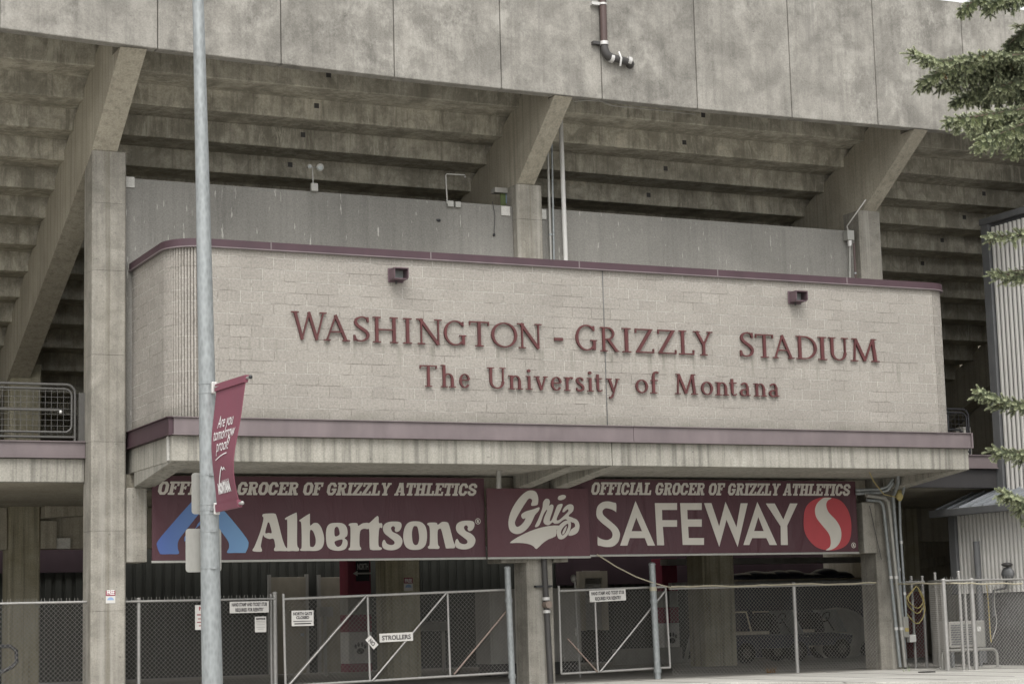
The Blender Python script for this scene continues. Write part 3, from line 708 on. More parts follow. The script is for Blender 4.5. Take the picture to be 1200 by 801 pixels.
big = [
 [Z1([(188, 95), (240, 89), (295, 91), (312, 115), (335, 200), (365, 320), (392, 395), (412, 418), (406, 440), (350, 440), (296, 440), (290, 418), (300, 395), (285, 327), (245, 328), (200, 310), (186, 292), (168, 370), (165, 400), (175, 430), (165, 447), (95, 443), (90, 425), (110, 390), (160, 260), (190, 140), (180, 115)]), Z1([(228, 180), (236, 175), (245, 178), (268, 268), (238, 271), (206, 270)])],
 [Z1([(395, 132), (485, 86), (502, 92), (505, 200), (505, 380), (522, 415), (518, 440), (460, 440), (410, 440), (413, 400), (413, 160), (402, 150)])],
 [Z1([(530, 150), (615, 95), (625, 105), (627, 200), (660, 180), (700, 182), (735, 230), (757, 310), (755, 370), (735, 415), (690, 438), (610, 439), (540, 438), (538, 420), (548, 395), (545, 190), (530, 162)]), Z1([(625, 260), (640, 243), (660, 265), (678, 320), (678, 370), (660, 400), (640, 402), (625, 385)])],
 [Z1([(775, 290), (785, 220), (815, 185), (870, 177), (930, 182), (965, 210), (978, 260), (972, 300), (950, 320), (975, 345), (975, 390), (950, 425), (890, 438), (820, 425), (785, 385)]), Z1([(855, 240), (870, 215), (890, 220), (903, 260), (900, 290), (860, 302)]), Z1([(860, 350), (925, 332), (930, 360), (915, 390), (885, 402), (862, 380)])],
 [Z1([(988, 200), (1003, 182), (1065, 180), (1078, 205), (1120, 182), (1172, 178), (1178, 205), (1172, 235), (1130, 232), (1095, 260), (1090, 380), (1105, 415), (1095, 432), (1040, 433), (992, 432), (990, 415), (1003, 390), (1005, 225)])],
 [Z2([(28, 182), (62, 178), (130, 117), (148, 125), (152, 178), (180, 182), (182, 225), (155, 232), (148, 385), (178, 410), (170, 430), (125, 432), (85, 430), (65, 405), (60, 238), (28, 233)])],
 [Z2(S_)], [Z2(S_, 684, -8)],
 [Z2([(380, 300), (395, 220), (430, 175), (490, 162), (550, 172), (590, 215), (603, 300), (590, 380), (550, 420), (490, 430), (430, 420), (393, 380)]), Z2([(462, 260), (475, 215), (495, 207), (515, 220), (528, 290), (528, 340), (515, 378), (492, 385), (472, 365), (463, 320)])],
 [Z2([(605, 190), (625, 175), (690, 176), (705, 195), (745, 168), (790, 172), (810, 200), (850, 350), (866, 385), (860, 412), (820, 415), (785, 415), (775, 395), (740, 250), (720, 232), (702, 260), (705, 375), (720, 400), (712, 420), (665, 420), (620, 418), (612, 400), (628, 375), (628, 225)])],
]
for i, l in enumerate(big): flat(m, l, YL - .0003 * (i % 3), .003, 4)
m.build('large_lettering', 'banner_white', ba)
ZB = lambda p: zoomed(p, 170, 540, 6.1625)
m = MB()
flat(m, [ZB([(420, 246), (380, 252), (330, 300), (205, 440), (96, 570), (86, 612), (104, 660), (118, 671), (180, 670), (243, 667), (236, 628), (240, 575), (285, 510), (385, 385), (440, 320), (478, 275), (466, 250)])], YL, .003, 4)
flat(m, [ZB([(440, 248), (490, 270), (545, 335), (600, 390), (730, 552), (746, 606), (728, 655), (718, 661), (655, 661), (592, 660), (606, 622), (598, 575), (530, 480), (470, 395), (430, 330), (432, 260)])], YL - .001, .003, 4)
flat(m, [ZB([(285, 545), (310, 528), (370, 480), (418, 440), (412, 420), (382, 450), (365, 480), (290, 578)])], YL - .002, .003, 3)
m.build('emblem', 'logo_blue', ba)
def rmark(px, py, Y, r):
    m = MB(); p = aty(px, py, Y); o = [(p.x + r * math.cos(R(a)), p.z + r * math.sin(R(a))) for a in range(0, 361, 20)]; i_ = [(p.x + r * .8 * math.cos(R(a)), p.z + r * .8 * math.sin(R(a))) for a in range(0, 361, 20)]
    n = len(o); m.add([(a, Y - .002, b) for a, b in o] + [(a, Y - .002, b) for a, b in i_], [(j, j + 1, n + j + 1, n + j) for j in range(n - 1)])
    text_on(m, 'R', p.x, p.z - r * .48, Y - .0022, r * 1.35, bold=.004); return m
rmark(560, 610.3, YA, .058).build('registered_mark', 'banner_white', ba)

bs = banner('maroon banner with a red and white S emblem, rightmost of the three under the ledge', 8.02, 14.87, 2.50, 3.995, YA, 'banner_maroon')
m = MB(); word_run(m, SLAB, 'OFFICIAL GROCER OF GRIZZLY ATHLETICS', 692.0, 998, 579.3, 564.6, YA - .003, .22); m.build('small_lettering', 'banner_white', bs)
ZS3 = lambda p: zoomed(p, 690, 575, 7.5)
ZS = lambda p: zoomed(p, 840, 575, 7.0588)
m = MB()
flat(m, [ZS3([(240, 112), (240, 182), (236, 180), (200, 160), (150, 150), (122, 170), (125, 205), (160, 240), (240, 310), (270, 360), (272, 400), (255, 450), (210, 485), (150, 490), (100, 480), (78, 471), (78, 402), (82, 404), (110, 420), (160, 430), (200, 410), (208, 375), (185, 335), (110, 275), (72, 230), (66, 180), (80, 130), (120, 97), (170, 90), (215, 100)])], YL, .003, 4)
for k, l in enumerate(([ZS3([(410, 88), (582, 478), (518, 478), (492, 412), (360, 412), (338, 478), (275, 478)]), ZS3([(417, 232), (468, 352), (375, 352)])],
          [ZS3([(580, 105), (775, 105), (775, 165), (643, 165), (645, 255), (775, 255), (775, 313), (650, 313), (662, 475), (600, 475)])],
          [ZS3([(802, 105), (992, 105), (992, 165), (865, 165), (868, 248), (992, 248), (992, 312), (872, 312), (878, 412), (1012, 412), (1012, 472), (825, 472)])],
          [[(825, 589), (833.6, 589), (842.7, 616.3), (850.2, 587.5), (863, 617.2), (867.9, 589.2), (876.1, 589.2), (864.4, 640.2), (851.3, 608.3), (842.8, 640.2)]],
          [ZS([(335, 90), (497, 445), (437, 445), (410, 388), (292, 388), (268, 445), (220, 445)]), ZS([(343, 212), (388, 330), (308, 330)])],
          [ZS([(405, 102), (478, 102), (550, 235), (605, 102), (667, 102), (582, 285), (587, 445), (530, 445), (527, 290)])])):
    flat(m, l, YL - .0003 * (k % 2), .003, 0)
m.build('large_lettering', 'banner_white', bs)
m = MB(); flat(m, [ZS([(718, 250), (730, 150), (780, 85), (860, 54), (940, 54), (1020, 77), (1075, 140), (1105, 220), (1113, 310), (1100, 400), (1060, 455), (990, 485), (900, 487), (820, 460), (760, 400), (725, 330)])], YL, .003); m.build('emblem_field', 'logo_red', bs)
m = MB(); flat(m, [ZS([(872, 62), (905, 54), (948, 58), (916, 80), (905, 120), (925, 175), (985, 240), (1020, 300), (1030, 360), (1018, 420), (985, 463), (940, 486), (902, 487), (935, 460), (942, 410), (925, 350), (870, 280), (825, 220), (812, 160), (828, 105)])], YL - .0035, .003); m.build('emblem', 'banner_white', bs)
rmark(1000.3, 638.4, YA, .058).build('registered_mark', 'banner_white', bs)

bgz = banner('maroon banner with white Griz script over a swoosh, overlapping in the middle', 6.13, 8.36, 2.47, 3.80, 2.27, 'griz_maroon')
m = MB(); YG = 2.267
ZG = lambda p: zoomed(p, 580, 560, 8.007)
flat(m, [ZG([(300, 122), (345, 113), (385, 130), (405, 180), (403, 235), (390, 252), (345, 257), (340, 240), (350, 210), (335, 190), (312, 195), (280, 240), (225, 330), (190, 400), (190, 435), (207, 455), (235, 445), (270, 410), (287, 373), (265, 380), (248, 360), (252, 335), (290, 310), (360, 290), (415, 272), (410, 305), (375, 345), (340, 420), (300, 475), (250, 512), (200, 522), (150, 500), (128, 450), (130, 380), (155, 300), (200, 220), (250, 160)])], YG, .003, 4)
flat(m, [ZG([(375, 453), (408, 380), (445, 280), (452, 225), (475, 193), (503, 195), (515, 222), (508, 255), (530, 245), (547, 255), (545, 290), (515, 385), (520, 402), (540, 375), (580, 265), (605, 243), (632, 242), (628, 270), (580, 375), (590, 395), (625, 372), (680, 320), (690, 300), (680, 290), (650, 315), (633, 312), (650, 275), (690, 245), (725, 247), (738, 270), (730, 310), (690, 352), (735, 372), (700, 385), (650, 385), (600, 420), (560, 425), (540, 412), (505, 438), (470, 430), (455, 405), (465, 360), (490, 300), (480, 300), (455, 340), (415, 440)])], YG - .0007, .003, 4)
flat(m, [ZG([(590, 190), (600, 167), (640, 155), (664, 165), (658, 188), (625, 204), (600, 203)])], YG, .003, 4)
flat(m, [ZG([(668, 378), (720, 370), (770, 390), (793, 440), (780, 500), (740, 530), (690, 535), (712, 485), (735, 465), (752, 450), (745, 420), (722, 412), (690, 400)])], YG - .0014, .003, 4)
flat(m, [ZG([(580, 500), (605, 440), (660, 398), (705, 405), (712, 450), (690, 520), (640, 567), (595, 563)]), ZG([(618, 505), (640, 460), (680, 425), (688, 450), (665, 505), (635, 535)])], YG - .0021, .003, 4)
flat(m, [ZG([(632, 512), (650, 470), (672, 445), (668, 475), (650, 515), (636, 526)])], YG - .0021, .003, 3)
flat(m, [ZG([(140, 606), (180, 572), (250, 532), (330, 495), (410, 468), (500, 448), (600, 443), (578, 485), (570, 542), (500, 572), (440, 615), (390, 662), (365, 640), (330, 620), (270, 608), (200, 605)])], YG - .0007, .003, 2)
m.build('script_emblem', 'banner_white', bgz)

# ---------------------------------------------------------------- fixtures on the block wall and behind it
def wall_light(px, py, label):
    c = aty(px, py, -.01); t = thing('wall_light', (c.x, -.02, c.z - .13), label, 'wall light', 'flood lights on the block wall')
    x, z = c.x, c.z
    box(x - .15, x + .15, -.05, -.024, z - .13, z + .13).build('back_plate', 'light_housing', t, bevel=.008)
    m = MB(); y0, y1 = -.30, -.051                     # hood: four sides open to the front
    m.box(x - .13, x + .15, y0, y1, z + .085, z + .105); m.box(x - .13, x + .15, y0 + .05, y1, z - .10, z - .08)
    m.box(x - .13, x - .112, y0, y1, z - .079, z + .084); m.box(x + .132, x + .15, y0, y1, z - .079, z + .084)
    m.build('hood', 'light_housing', t, bevel=.004)
    box(x - .11, x + .13, -.075, -.052, z - .078, z + .083).build('lens', 'lens', t)
    tube([(x, -.06, z - .101), (x, -.06, z - .16)], .02, 8).build('knuckle', 'pipe_dark', t)
wall_light(463, 323, 'small hooded wall light above the word WASHINGTON, the left one of the pair')
wall_light(930, 349, 'small hooded wall light above the word STADIUM, the right one of the pair')

p = aty(367.5, 220, 2.69)
t = thing('security_light', (p.x, 2.66, p.z), 'twin head security light on a short stem above the knee wall', 'security light')
box(p.x - .07, p.x + .07, 2.62, 2.698, p.z - .08, p.z + .08).build('junction_box', 'sign_alu', t, bevel=.008)
rod((p.x - .02, 2.66, p.z + .08), (p.x - .03, 2.66, p.z + .40), .014, 'stem', 'sign_alu', t)
for dx, r in ((-.12, .045), (.09, .075)):
    h = MB(); h.tube([(p.x + dx, 2.70, p.z + .40), (p.x + dx, 2.62, p.z + .40), (p.x + dx, 2.55, p.z + .38)], [r * .5, r * .8, r], 14); h.tube([(p.x - .03, 2.66, p.z + .40), (p.x + dx, 2.66, p.z + .40)], .012, 6)
    ho = h.build('lamp_head', 'sign_alu', t, smooth=50); MB().sphere((p.x + dx, 2.552, p.z + .38), (r * .8, .015, r * .8)).build('bulb', 'lens', ho, smooth=True)
p = aty(525, 239, 2.69)
t = thing('conduit_mast', (p.x, 2.66, p.z - .05), 'thin angled conduit mast rising from a small box on the knee wall', 'conduit mast')
box(p.x - .03, p.x + .10, 2.63, 2.698, p.z - .06, p.z + .06).build('junction_box', 'sign_alu', t, bevel=.006)
q = aty(521.5, 204, 2.69); e = aty(544, 206.5, 2.69)
tube([(p.x - .03, 2.66, p.z), (q.x, 2.66, q.z - .03), (q.x + .03, 2.66, q.z), (e.x, 2.66, e.z + .02), (e.x + .005, 2.66, e.z - .04)], .016, 8).build('pipe', 'sign_alu', t, smooth=50)
p = aty(536, 240, 2.69); o = box(p.x - .06, p.x + .06, 2.64, 2.698, p.z - .06, p.z + .06).build('outlet_box', 'sign_alu', bevel=.008)
tag(o, 'small pale outlet box fixed to the knee wall beside the conduit mast', 'outlet box')
p = aty(514, 258, 2.69); o = MB().sphere((p.x, 2.69, p.z), (.05, .02, .03)).build('wall_stub', 'black_metal'); tag(o, 'small dark pipe stub poking from the grey knee wall', 'pipe stub')
p0 = aty(577, 236, 2.68); p1 = aty(579, 275, 2.68)
o = MB().tube([p0, aty(580, 252, 2.67), p1], .006, 5).sphere(p1, .03, 8, 5).build('hanging_cable', 'black_metal'); tag(o, 'loose black cable hanging down the knee wall beside the middle column', 'cable')

# vertical conduits right of the middle column
def riser(pts, r, mat, label, clamps=(), grp='conduits beside the middle column'):
    t = thing('conduit', pts[-1], label, 'conduit', grp)
    tube(pts, r, 10).build('pipe', mat, t, smooth=50)
    for c in clamps: tube([c + Vector((0, 0, -.02)), c + Vector((0, 0, .02))], r * 1.35, 10).build('clamp', 'galvanised', t, smooth=50)
def vline(xa, ya, xb, yb, Y): return [aty(xa, ya, Y), aty(xb, yb, Y)]
riser(vline(641.5, 168, 645.8, 310, 2.62), .028, 'sign_alu', 'thin beige conduit nearest the middle column above the coping', [aty(645, 275, 2.62)])
riser(vline(646.5, 165, 649.3, 310, 2.62), .022, 'galvanised', 'thin grey conduit in the middle of three above the coping', [aty(648.6, 275, 2.62)])
riser(vline(656.8, 135, 663.2, 311, 2.55), .048, 'white_metal', 'thickest and brightest of three conduits above the coping')
t = thing('switch_box', aty(995, 300, 2.55), 'small grey switch box with conduit by the right column top', 'switch box')
p = aty(994.8, 276, 2.60); box(p.x - .09, p.x + .09, 2.52, 2.695, p.z - .11, p.z + .11).build('enclosure', 'sign_alu', t, bevel=.01)
tube([(p.x, 2.58, p.z - .112), (p.x, 2.58, p.z - .24)], .05, 10).build('coupling', 'chrome', t, smooth=50)
tube([(p.x, 2.58, p.z - .24), aty(996, 330, 2.58)], .022, 8).build('pipe', 'sign_alu', t, smooth=50)
tube([(p.x - .04, 2.56, p.z + .1), aty(992.5, 265, 2.5), aty(1001, 253, 2.0), aty(1014.5, 234, 1.7)], .014, 6).build('cable', 'white_metal', t, smooth=50)
riser([aty(1000.5, 285, 2.47), aty(1002.5, 322, 2.47), aty(1004, 330, 2.47)], .024, 'pipe_brown', 'brownish conduit strapped to the left face of the right column top', [aty(1002.4, 320, 2.47)], None)
o = tube([aty(672, 119, .9), aty(700, 117, .8), aty(718, 124, .9), aty(760, 128, 1.0), aty(815, 134, 1.1)], .010, 5).build('slack_cable', 'cabinet_grey'); tag(o, 'slack thin cable strung under the fascia right of the middle raker beam', 'cable')

# drain pipe on the fascia
yf = .60
t = thing('drain_pipe', aty(738, 74, yf), 'brown drain pipe with black elbow running down the concrete fascia', 'drain pipe')
a = aty(706.2, -6, yf); b = aty(708, 52, yf); c = aty(712, 67.5, yf); d = aty(738, 73.2, yf)
tube([a, b], .070, 14).build('downpipe', 'pipe_brown', t, smooth=50)
tube([b, b + Vector((.005, 0, -.10)), b + Vector((.03, 0, -.18)), b + Vector((.09, 0, -.235)), b + Vector((.17, 0, -.25)), d, d + Vector((.04, .06, -.01)), d + Vector((.05, .13, -.02))], [.072, .082, .085, .085, .075, .070, .088, .088], 14).build('elbow', 'pipe_dark', t, smooth=50)
for p, ax in ((b + Vector((0, 0, .02)), 'z'), (aty(716.5, 68.5, yf), 'x'), (aty(737, 71.5, yf), 'x')):
    dv = Vector((0, 0, .035)) if ax == 'z' else Vector((.035, 0, -.006)); tube([p - dv, p + dv], .089, 14).build('coupling_band', 'chrome', t, smooth=50)
for py in (5, 51):
    p = aty(706.2 + py * .035, py, yf); m = MB(); m.tube([p - Vector((0, 0, .02)), p + Vector((0, 0, .02))], .082, 12); m.box(p.x - .24, p.x - .06, p.y - .01, p.y + .12, p.z - .03, p.z + .03); m.build('bracket', 'pipe_dark' if py > 10 else 'chrome', t)
p = aty(725, 69.5, yf); tube([p + Vector((0, -.02, .14)), p + Vector((.01, -.09, 0)), p + Vector((.02, -.02, -.14))], .022, 8).build('hanger', 'chrome', t, smooth=50)

# hanging pipe drop under the ledge left of the brackets
t = thing('drain_elbow', aty(584, 570, 1.2), 'pale pipe elbow dropping from under the ledge behind the middle banner', 'pipe')
tube([aty(596, 544.5, .9), aty(587, 547, 1.2), aty(584.5, 550, 1.3), aty(584.3, 572, 1.3)], .05, 10).build('pipe', 'sign_alu', t, smooth=50)

# conduits on the right lower column
def low_conduit(pxs, r, label, mat='galvanised'):
    t = thing('column_conduit', aty(pxs[-1][0], pxs[-1][1], pxs[-1][2]), label, 'conduit', 'conduits on the right column')
    tube([aty(*p) for p in pxs], r, 10).build('pipe', mat, t, smooth=50)
    for q in ((pxs[-1][1] - 45), (pxs[-1][1] - 105)):
        f = (q - pxs[-2][1]) / (pxs[-1][1] - pxs[-2][1]); p = aty(pxs[-2][0] + (pxs[-1][0] - pxs[-2][0]) * f, q, pxs[-1][2])
        tube([p - Vector((0, 0, .03)), p + Vector((0, 0, .03))], r * 1.3, 10).build('coupling', 'chrome', t, smooth=50)
low_conduit([(1016, 585.5, 2.2), (1030, 586, 2.3), (1034, 590, 2.35), (1036, 600, 2.40), (1055, 781, 2.40)], .036, 'conduit bending onto the right column, nearest its pale front edge')
low_conduit([(1015, 580, 2.1), (1036, 583, 2.2), (1040.5, 587, 2.30), (1042.5, 600, 2.36), (1061, 781, 2.36)], .040, 'conduit with the upper bend, second from the pale edge of the right column', 'sign_alu')
low_conduit([(1052.5, 545, 1.6), (1052.5, 566, 1.8), (1050, 573, 2.1), (1046.5, 582, 2.3), (1048.5, 610, 2.40), (1061, 772, 2.42)], .040, 'thick conduit dropping from the slab in the middle of the right column')
low_conduit([(1059, 545, 1.7), (1060, 568, 1.9), (1058, 578, 2.2), (1054, 588, 2.36), (1055, 620, 2.42), (1063, 740, 2.42)], .030, 'rightmost conduit on the right column with yellow tape at its bend')
for i, (xa, xb) in enumerate(((1065, 1066), (1070, 1070.5))):
    t = thing('column_conduit', aty(xb, 565, 2.0), ('short conduit stub under the slab right of the right column', 'shortest conduit stub at the far right under the slab')[i], 'conduit', 'conduits on the right column')
    tube([aty(xa, 545, 1.9), aty(xb, 560 + i * 4, 2.0), aty(xb + 8, 561, 2.0)], .03, 8).build('pipe', 'sign_alu', t, smooth=50)
for i, (y_, dz) in enumerate(((573, 0), (577, 0))):
    o = tube([aty(1003, y_ + 1, 2.3), aty(1030, y_, 2.2), aty(1040, y_ - 3, 2.1), aty(1047, y_ - 12, 2.0)], .034, 10).build('header_conduit', 'galvanised', smooth=50)
    tag(o, ('upper of two horizontal conduits at the head of the right column', 'lower of two horizontal conduits at the head of the right column')[i], 'conduit')
o = MB().sphere(aty(1054, 580, 2.25), (.09, .07, .13), 8, 6).build('tape_wrap', 'yellow_rope', smooth=True); tag(o, 'yellow tape wrapped round the conduit bend on the right column', 'tape')
t = thing('meter_box', aty(1059, 745, 2.38), 'narrow electrical box with switches low on the right column', 'electrical box')
a = aty(1055.5, 722, 2.40); b = aty(1062.5, 746, 2.40); box(a.x, b.x, 2.30, 2.495, b.z, a.z).build('enclosure', 'sign_alu', t, bevel=.008); box(a.x + .02, b.x - .02, 2.285, 2.299, b.z + .12, b.z + .2).build('switch', 'yellow_rope', t)
a = aty(1065, 743, 2.5); b = aty(1073, 752, 2.5); o = box(a.x, b.x, 2.46, 2.6, b.z, a.z).build('outlet_cover', 'white_metal', bevel=.02); tag(o, 'small white outlet cover low beside the right column', 'outlet')

# pipe down the middle column
t = thing('standpipe', aty(643, 800, 2.4), 'dark standpipe with a valve running down the front of the middle column', 'standpipe')
tube([aty(636.5, 640, 2.42), aty(645.5, 802, 2.42)], .058, 12).build('pipe', 'pipe_dark', t, smooth=50)
p = aty(640.3, 708, 2.40); MB().tube([p + Vector((0, .05, 0)), p + Vector((0, -.12, 0))], [.075, .07], 12).build('valve', 'rust_tube', t, smooth=50)
for py in (701, 716):
    p = aty(639.9 + (py - 701) * .055, py, 2.42); tube([p - Vector((0, 0, .03)), p + Vector((0, 0, .03))], .078, 12).build('flange', 'chrome', t, smooth=50)
p = aty(638.6, 686.5, 2.45); box(p.x - .22, p.x + .14, 2.40, 2.49, p.z - .02, p.z + .02).build('strap', 'black_metal', t)
# sticker on the left column, and its twin on the inner column
def sticker(px, py, w_, h_, Y, label):
    p = aty(px, py, Y); t = thing('smoke_notice', (p.x, Y - .004, p.z - h_ / 2), label, 'notice', 'small notices on columns')
    x, z = p.x, p.z
    box(x - w_ / 2, x + w_ / 2, Y - .006, Y - .001, z + .02, z + h_ / 2).build('notice_top', 'kiosk_maroon', t)
    box(x - w_ / 2, x + w_ / 2, Y - .006, Y - .001, z - h_ / 2, z + .018).build('notice_base', 'sign_white', t)
    m = MB(); text_on(m, 'FREE', x, z + .045, Y - .0075, .11, w_ * .8, bold=.004); m.build('lettering', 'white_print', t)
    m = MB(); m.add([(x + w_ * .36 * math.cos(R(a)), Y - .0075, z - h_ * .25 + h_ * .24 * math.sin(R(a))) for a in range(0, 181, 15)], [tuple(range(13))]); m.build('emblem', 'blue_paint', t)
sticker(129.5, 699, .17, .22, 2.5, 'small maroon and white FREE notice stuck low on the left column')
sticker(478.5, 684, .22, .30, 9.6, 'small FREE notice on the shaded inner column behind the gate')

# ---------------------------------------------------------------- railings of the raised concourse
def railing(x0, x1, y, mat, label, endbar=True):
    t = thing('railing', ((x0 + x1) / 2, y, 4.66), label, 'railing')
    z0, z1 = 4.74, 5.70; r = .026
    tube([(x0, y, z1), (x1 - .16, y, z1)] + arc((x1 - .16, z1 - .16), .16, 90, 0, 6, 'xz', y)[1:] + [(x1, y, 4.66)], r, 8).build('top_rail', mat, t, smooth=50)
    tube([(x0, y, z0 + .09), (x1 - .16, y, z0 + .09)] + arc((x1 - .19, z0 + .22), .13, -90, 0, 5, 'xz', y)[1:] + [(x1 - .06, y, z1 - .2)] + arc((x1 - .19, z1 - .21), .13, 0, 90, 5, 'xz', y)[1:] + [(x0, y, z1 - .08)], .022, 8).build('mesh_frame', mat, t, smooth=50)
    rod((x0, y - .08, 5.22), (x1 - .30, y - .08, 5.22), .022, 'handrail', mat, t); rod((x0, y, z0), (x1, y, z0), .026, 'bottom_rail', mat, t)
    MB().sphere((x1 - .28, y - .08, 5.19), .035, 8, 5).build('handrail_end', 'chrome' if mat != 'black_metal' else mat, t, smooth=True)
    m = MB()
    n = int((x1 - x0) / .11)
    for i in range(n): x = x0 + i * .11; m.box(x - .004, x + .004, y - .004, y + .004, z0, z1 - .05)
    for i in range(8): z = z0 + .1 + i * .105; m.box(x0, x1 - .06, y + .0045, y + .0125, z - .004, z + .004)
    m.build('wire_grid', mat, t)
    n = max(2, int((x1 - x0) / 1.5))
    for i in range(n): x = x0 + i * 1.5 + .2; rod((x, y + .03, 4.66), (x, y + .03, z1), .026, 'post', mat, t)
    if endbar: box(x1 + .06, x1 + .18, y - .04, y + .06, 4.66, 5.55).build('end_post', mat, t)
railing(-11.5, -1.72, 3.06, 'dull_rail', 'grey tube railing with wire grid on the raised concourse left of the left column')
railing(16.3, 18.55, 3.06, 'black_metal', 'black railing with wire grid between the sign wall and the ribbed tower', False)
m = MB(); m.prism([(3.6, 4.66), (3.6, 4.9), (7.5, 7.6), (7.9, 7.6), (4.2, 4.66)], 17.5, 17.56, 'x'); o = m.build('stair_stringer', 'black_metal'); tag(o, 'black stair stringer climbing behind the railing right of the sign wall', 'stair')
a = aty(1129, 500, 3.6); b = aty(1139, 526, 3.6); o = box(a.x, b.x, 3.6, 3.9, 4.66, a.z).build('wall_cabinet', 'cabinet_grey', bevel=.01); tag(o, 'grey cabinet standing behind the black railing', 'cabinet')

# ---------------------------------------------------------------- ribbed tower and lean-to annex on the right
def ribs(m, X, ys, z0, zf, pitch=.150):
    y = ys[0]
    while y > ys[1]:
        m.m = 0; m.prism([(X - .05, y), (X - .05, y - .050), (X, y - .066), (X, y + .016)], z0, zf(y), 'z')
        y -= pitch
TW = thing('ribbed_tower', (20.5, 0, 0), 'tall tower clad in pale vertical ribbed metal at the right edge', 'tower')
m = MB(); m.box(19.30, 23, -6, 3.02, 0, 9.96); m.build('tower_core', 'siding_gap', TW)
m = MB(); ribs(m, 19.30, (2.72, -6), .5, lambda y: 9.88); m.build('ribbed_cladding', 'siding_white', TW)
box(19.22, 19.32, 2.80, 3.06, 0, 9.97).build('corner_trim', 'trim_grey', TW, bevel=.01); box(19.20, 23.2, -6.1, 3.08, 9.972, 10.12).build('roof_trim', 'trim_grey', TW, bevel=.01)
AX = thing('annex', (18.9, 1, 0), 'low lean-to annex with ribbed wall and grey metal roof in front of the tower', 'building')
m = MB(); m.prism([(18.44, 1.56), (19.27, 1.56), (19.27, 3.70), (18.44, 3.40)], -5.5, 3.68, 'y'); m.build('annex_core', 'siding_gap', AX)
m = MB(); ribs(m, 18.44, (3.46, -5.5), 1.57, lambda y: 3.36, .135); m.build('ribbed_wall', 'siding_white', AX)
box(18.34, 18.46, 3.50, 3.74, 1.56, 3.38).build('corner_trim', 'trim_grey', AX, bevel=.01)
box(18.46, 19.25, -5.5, 3.66, 0, 1.555).build('plinth', 'base_concrete', AX)
m = MB(); m.prism([(18.18, 3.42), (19.28, 3.83), (19.28, 3.87), (18.18, 3.46)], -5.7, 3.98, 'y'); rf = m.build('roof', 'roof_metal', AX)
m = MB()
for i in range(24):
    y = 3.94 - i * .42; m.prism([(18.17, 3.455), (19.27, 3.865), (19.27, 3.91), (18.17, 3.50)], y - .014, y + .014, 'y')
m.build('standing_seam', 'roof_metal', rf)
box(18.06, 18.178, -5.7, 4.06, 3.30, 3.47).build('gutter', 'trim_grey', AX, bevel=.02)
p = atx(1144, 634, 18.3); tube([(18.3, p.y, p.z), (18.3, p.y - .03, .05)], .075, 10).build('downpipe', 'trim_grey', AX, smooth=50)
t = thing('gas_meter', atx(1182, 685, 18.3), 'small dark meter and fittings on the annex wall above its plinth', 'meter'); p = atx(1181, 672, 18.25)
MB().sphere((p.x, p.y, p.z), (.1, .2, .16), 10, 6).build('meter_body', 'trim_grey', t, smooth=True); tube([p, p + Vector((0, .1, -.3)), p + Vector((0, .5, -.34)), p + Vector((0, .55, -.9))], .03, 8).build('pipe', 'trim_grey', t, smooth=50); MB().sphere(p + Vector((-.02, -.02, .2)), (.12, .14, .05), 10, 5).build('cap', 'pipe_dark', t, smooth=True)
# wall-mounted cooling unit and hoop rail
t = thing('cooling_unit', aty(1133, 770, 1.9), 'pale outdoor air conditioning unit standing behind the fence by the annex', 'air conditioner')
a = aty(1112, 728, 1.7); b = aty(1155, 757, 1.7); c = aty(1141, 728, 1.7)
box(a.x, c.x - .004, 1.7, 2.2, b.z, a.z).build('coil_side', 'cabinet_grey', t, bevel=.015); box(c.x, b.x, 1.68, 2.22, b.z - .01, a.z + .01).build('housing', 'sign_alu', t, bevel=.02)
m = MB()
for i in range(9): z = b.z + .06 + i * (a.z - b.z - .1) / 9; m.box(a.x + .04, c.x - .05, 1.685, 1.699, z, z + .025)
m.build('grille', 'trim_grey', t); box(c.x + .06, c.x + .16, 1.668, 1.679, a.z - .22, a.z - .12).build('label_plate', 'white_metal', t)
for x in (a.x + .1, b.x - .1): box(x - .03, x + .03, 1.75, 2.15, .01, b.z - .012).build('foot', 'trim_grey', t)
a = aty(1104, 762, .9); b = aty(1168, 760, .9)
t = thing('hoop_rail', ((a.x + b.x) / 2, .9, 0), 'low white tube hoop rail standing in front of the cooling unit', 'hoop rail')
r = .14; zt = a.z
tube([(a.x, .9, .005), (a.x, .9, zt - r)] + arc((a.x + r, zt - r), r, 180, 90, 6, 'xz', .9)[1:] + [(b.x - r, .9, zt)] + arc((b.x - r, zt - r), r, 90, 0, 6, 'xz', .9)[1:] + [(b.x, .9, .005)], .032, 10).build('hoop', 'sign_alu', t, smooth=50)
for x in (a.x, b.x): tube([(x, .9, .004), (x, .9, .02)], .07, 12).build('foot_plate', 'sign_alu', t)

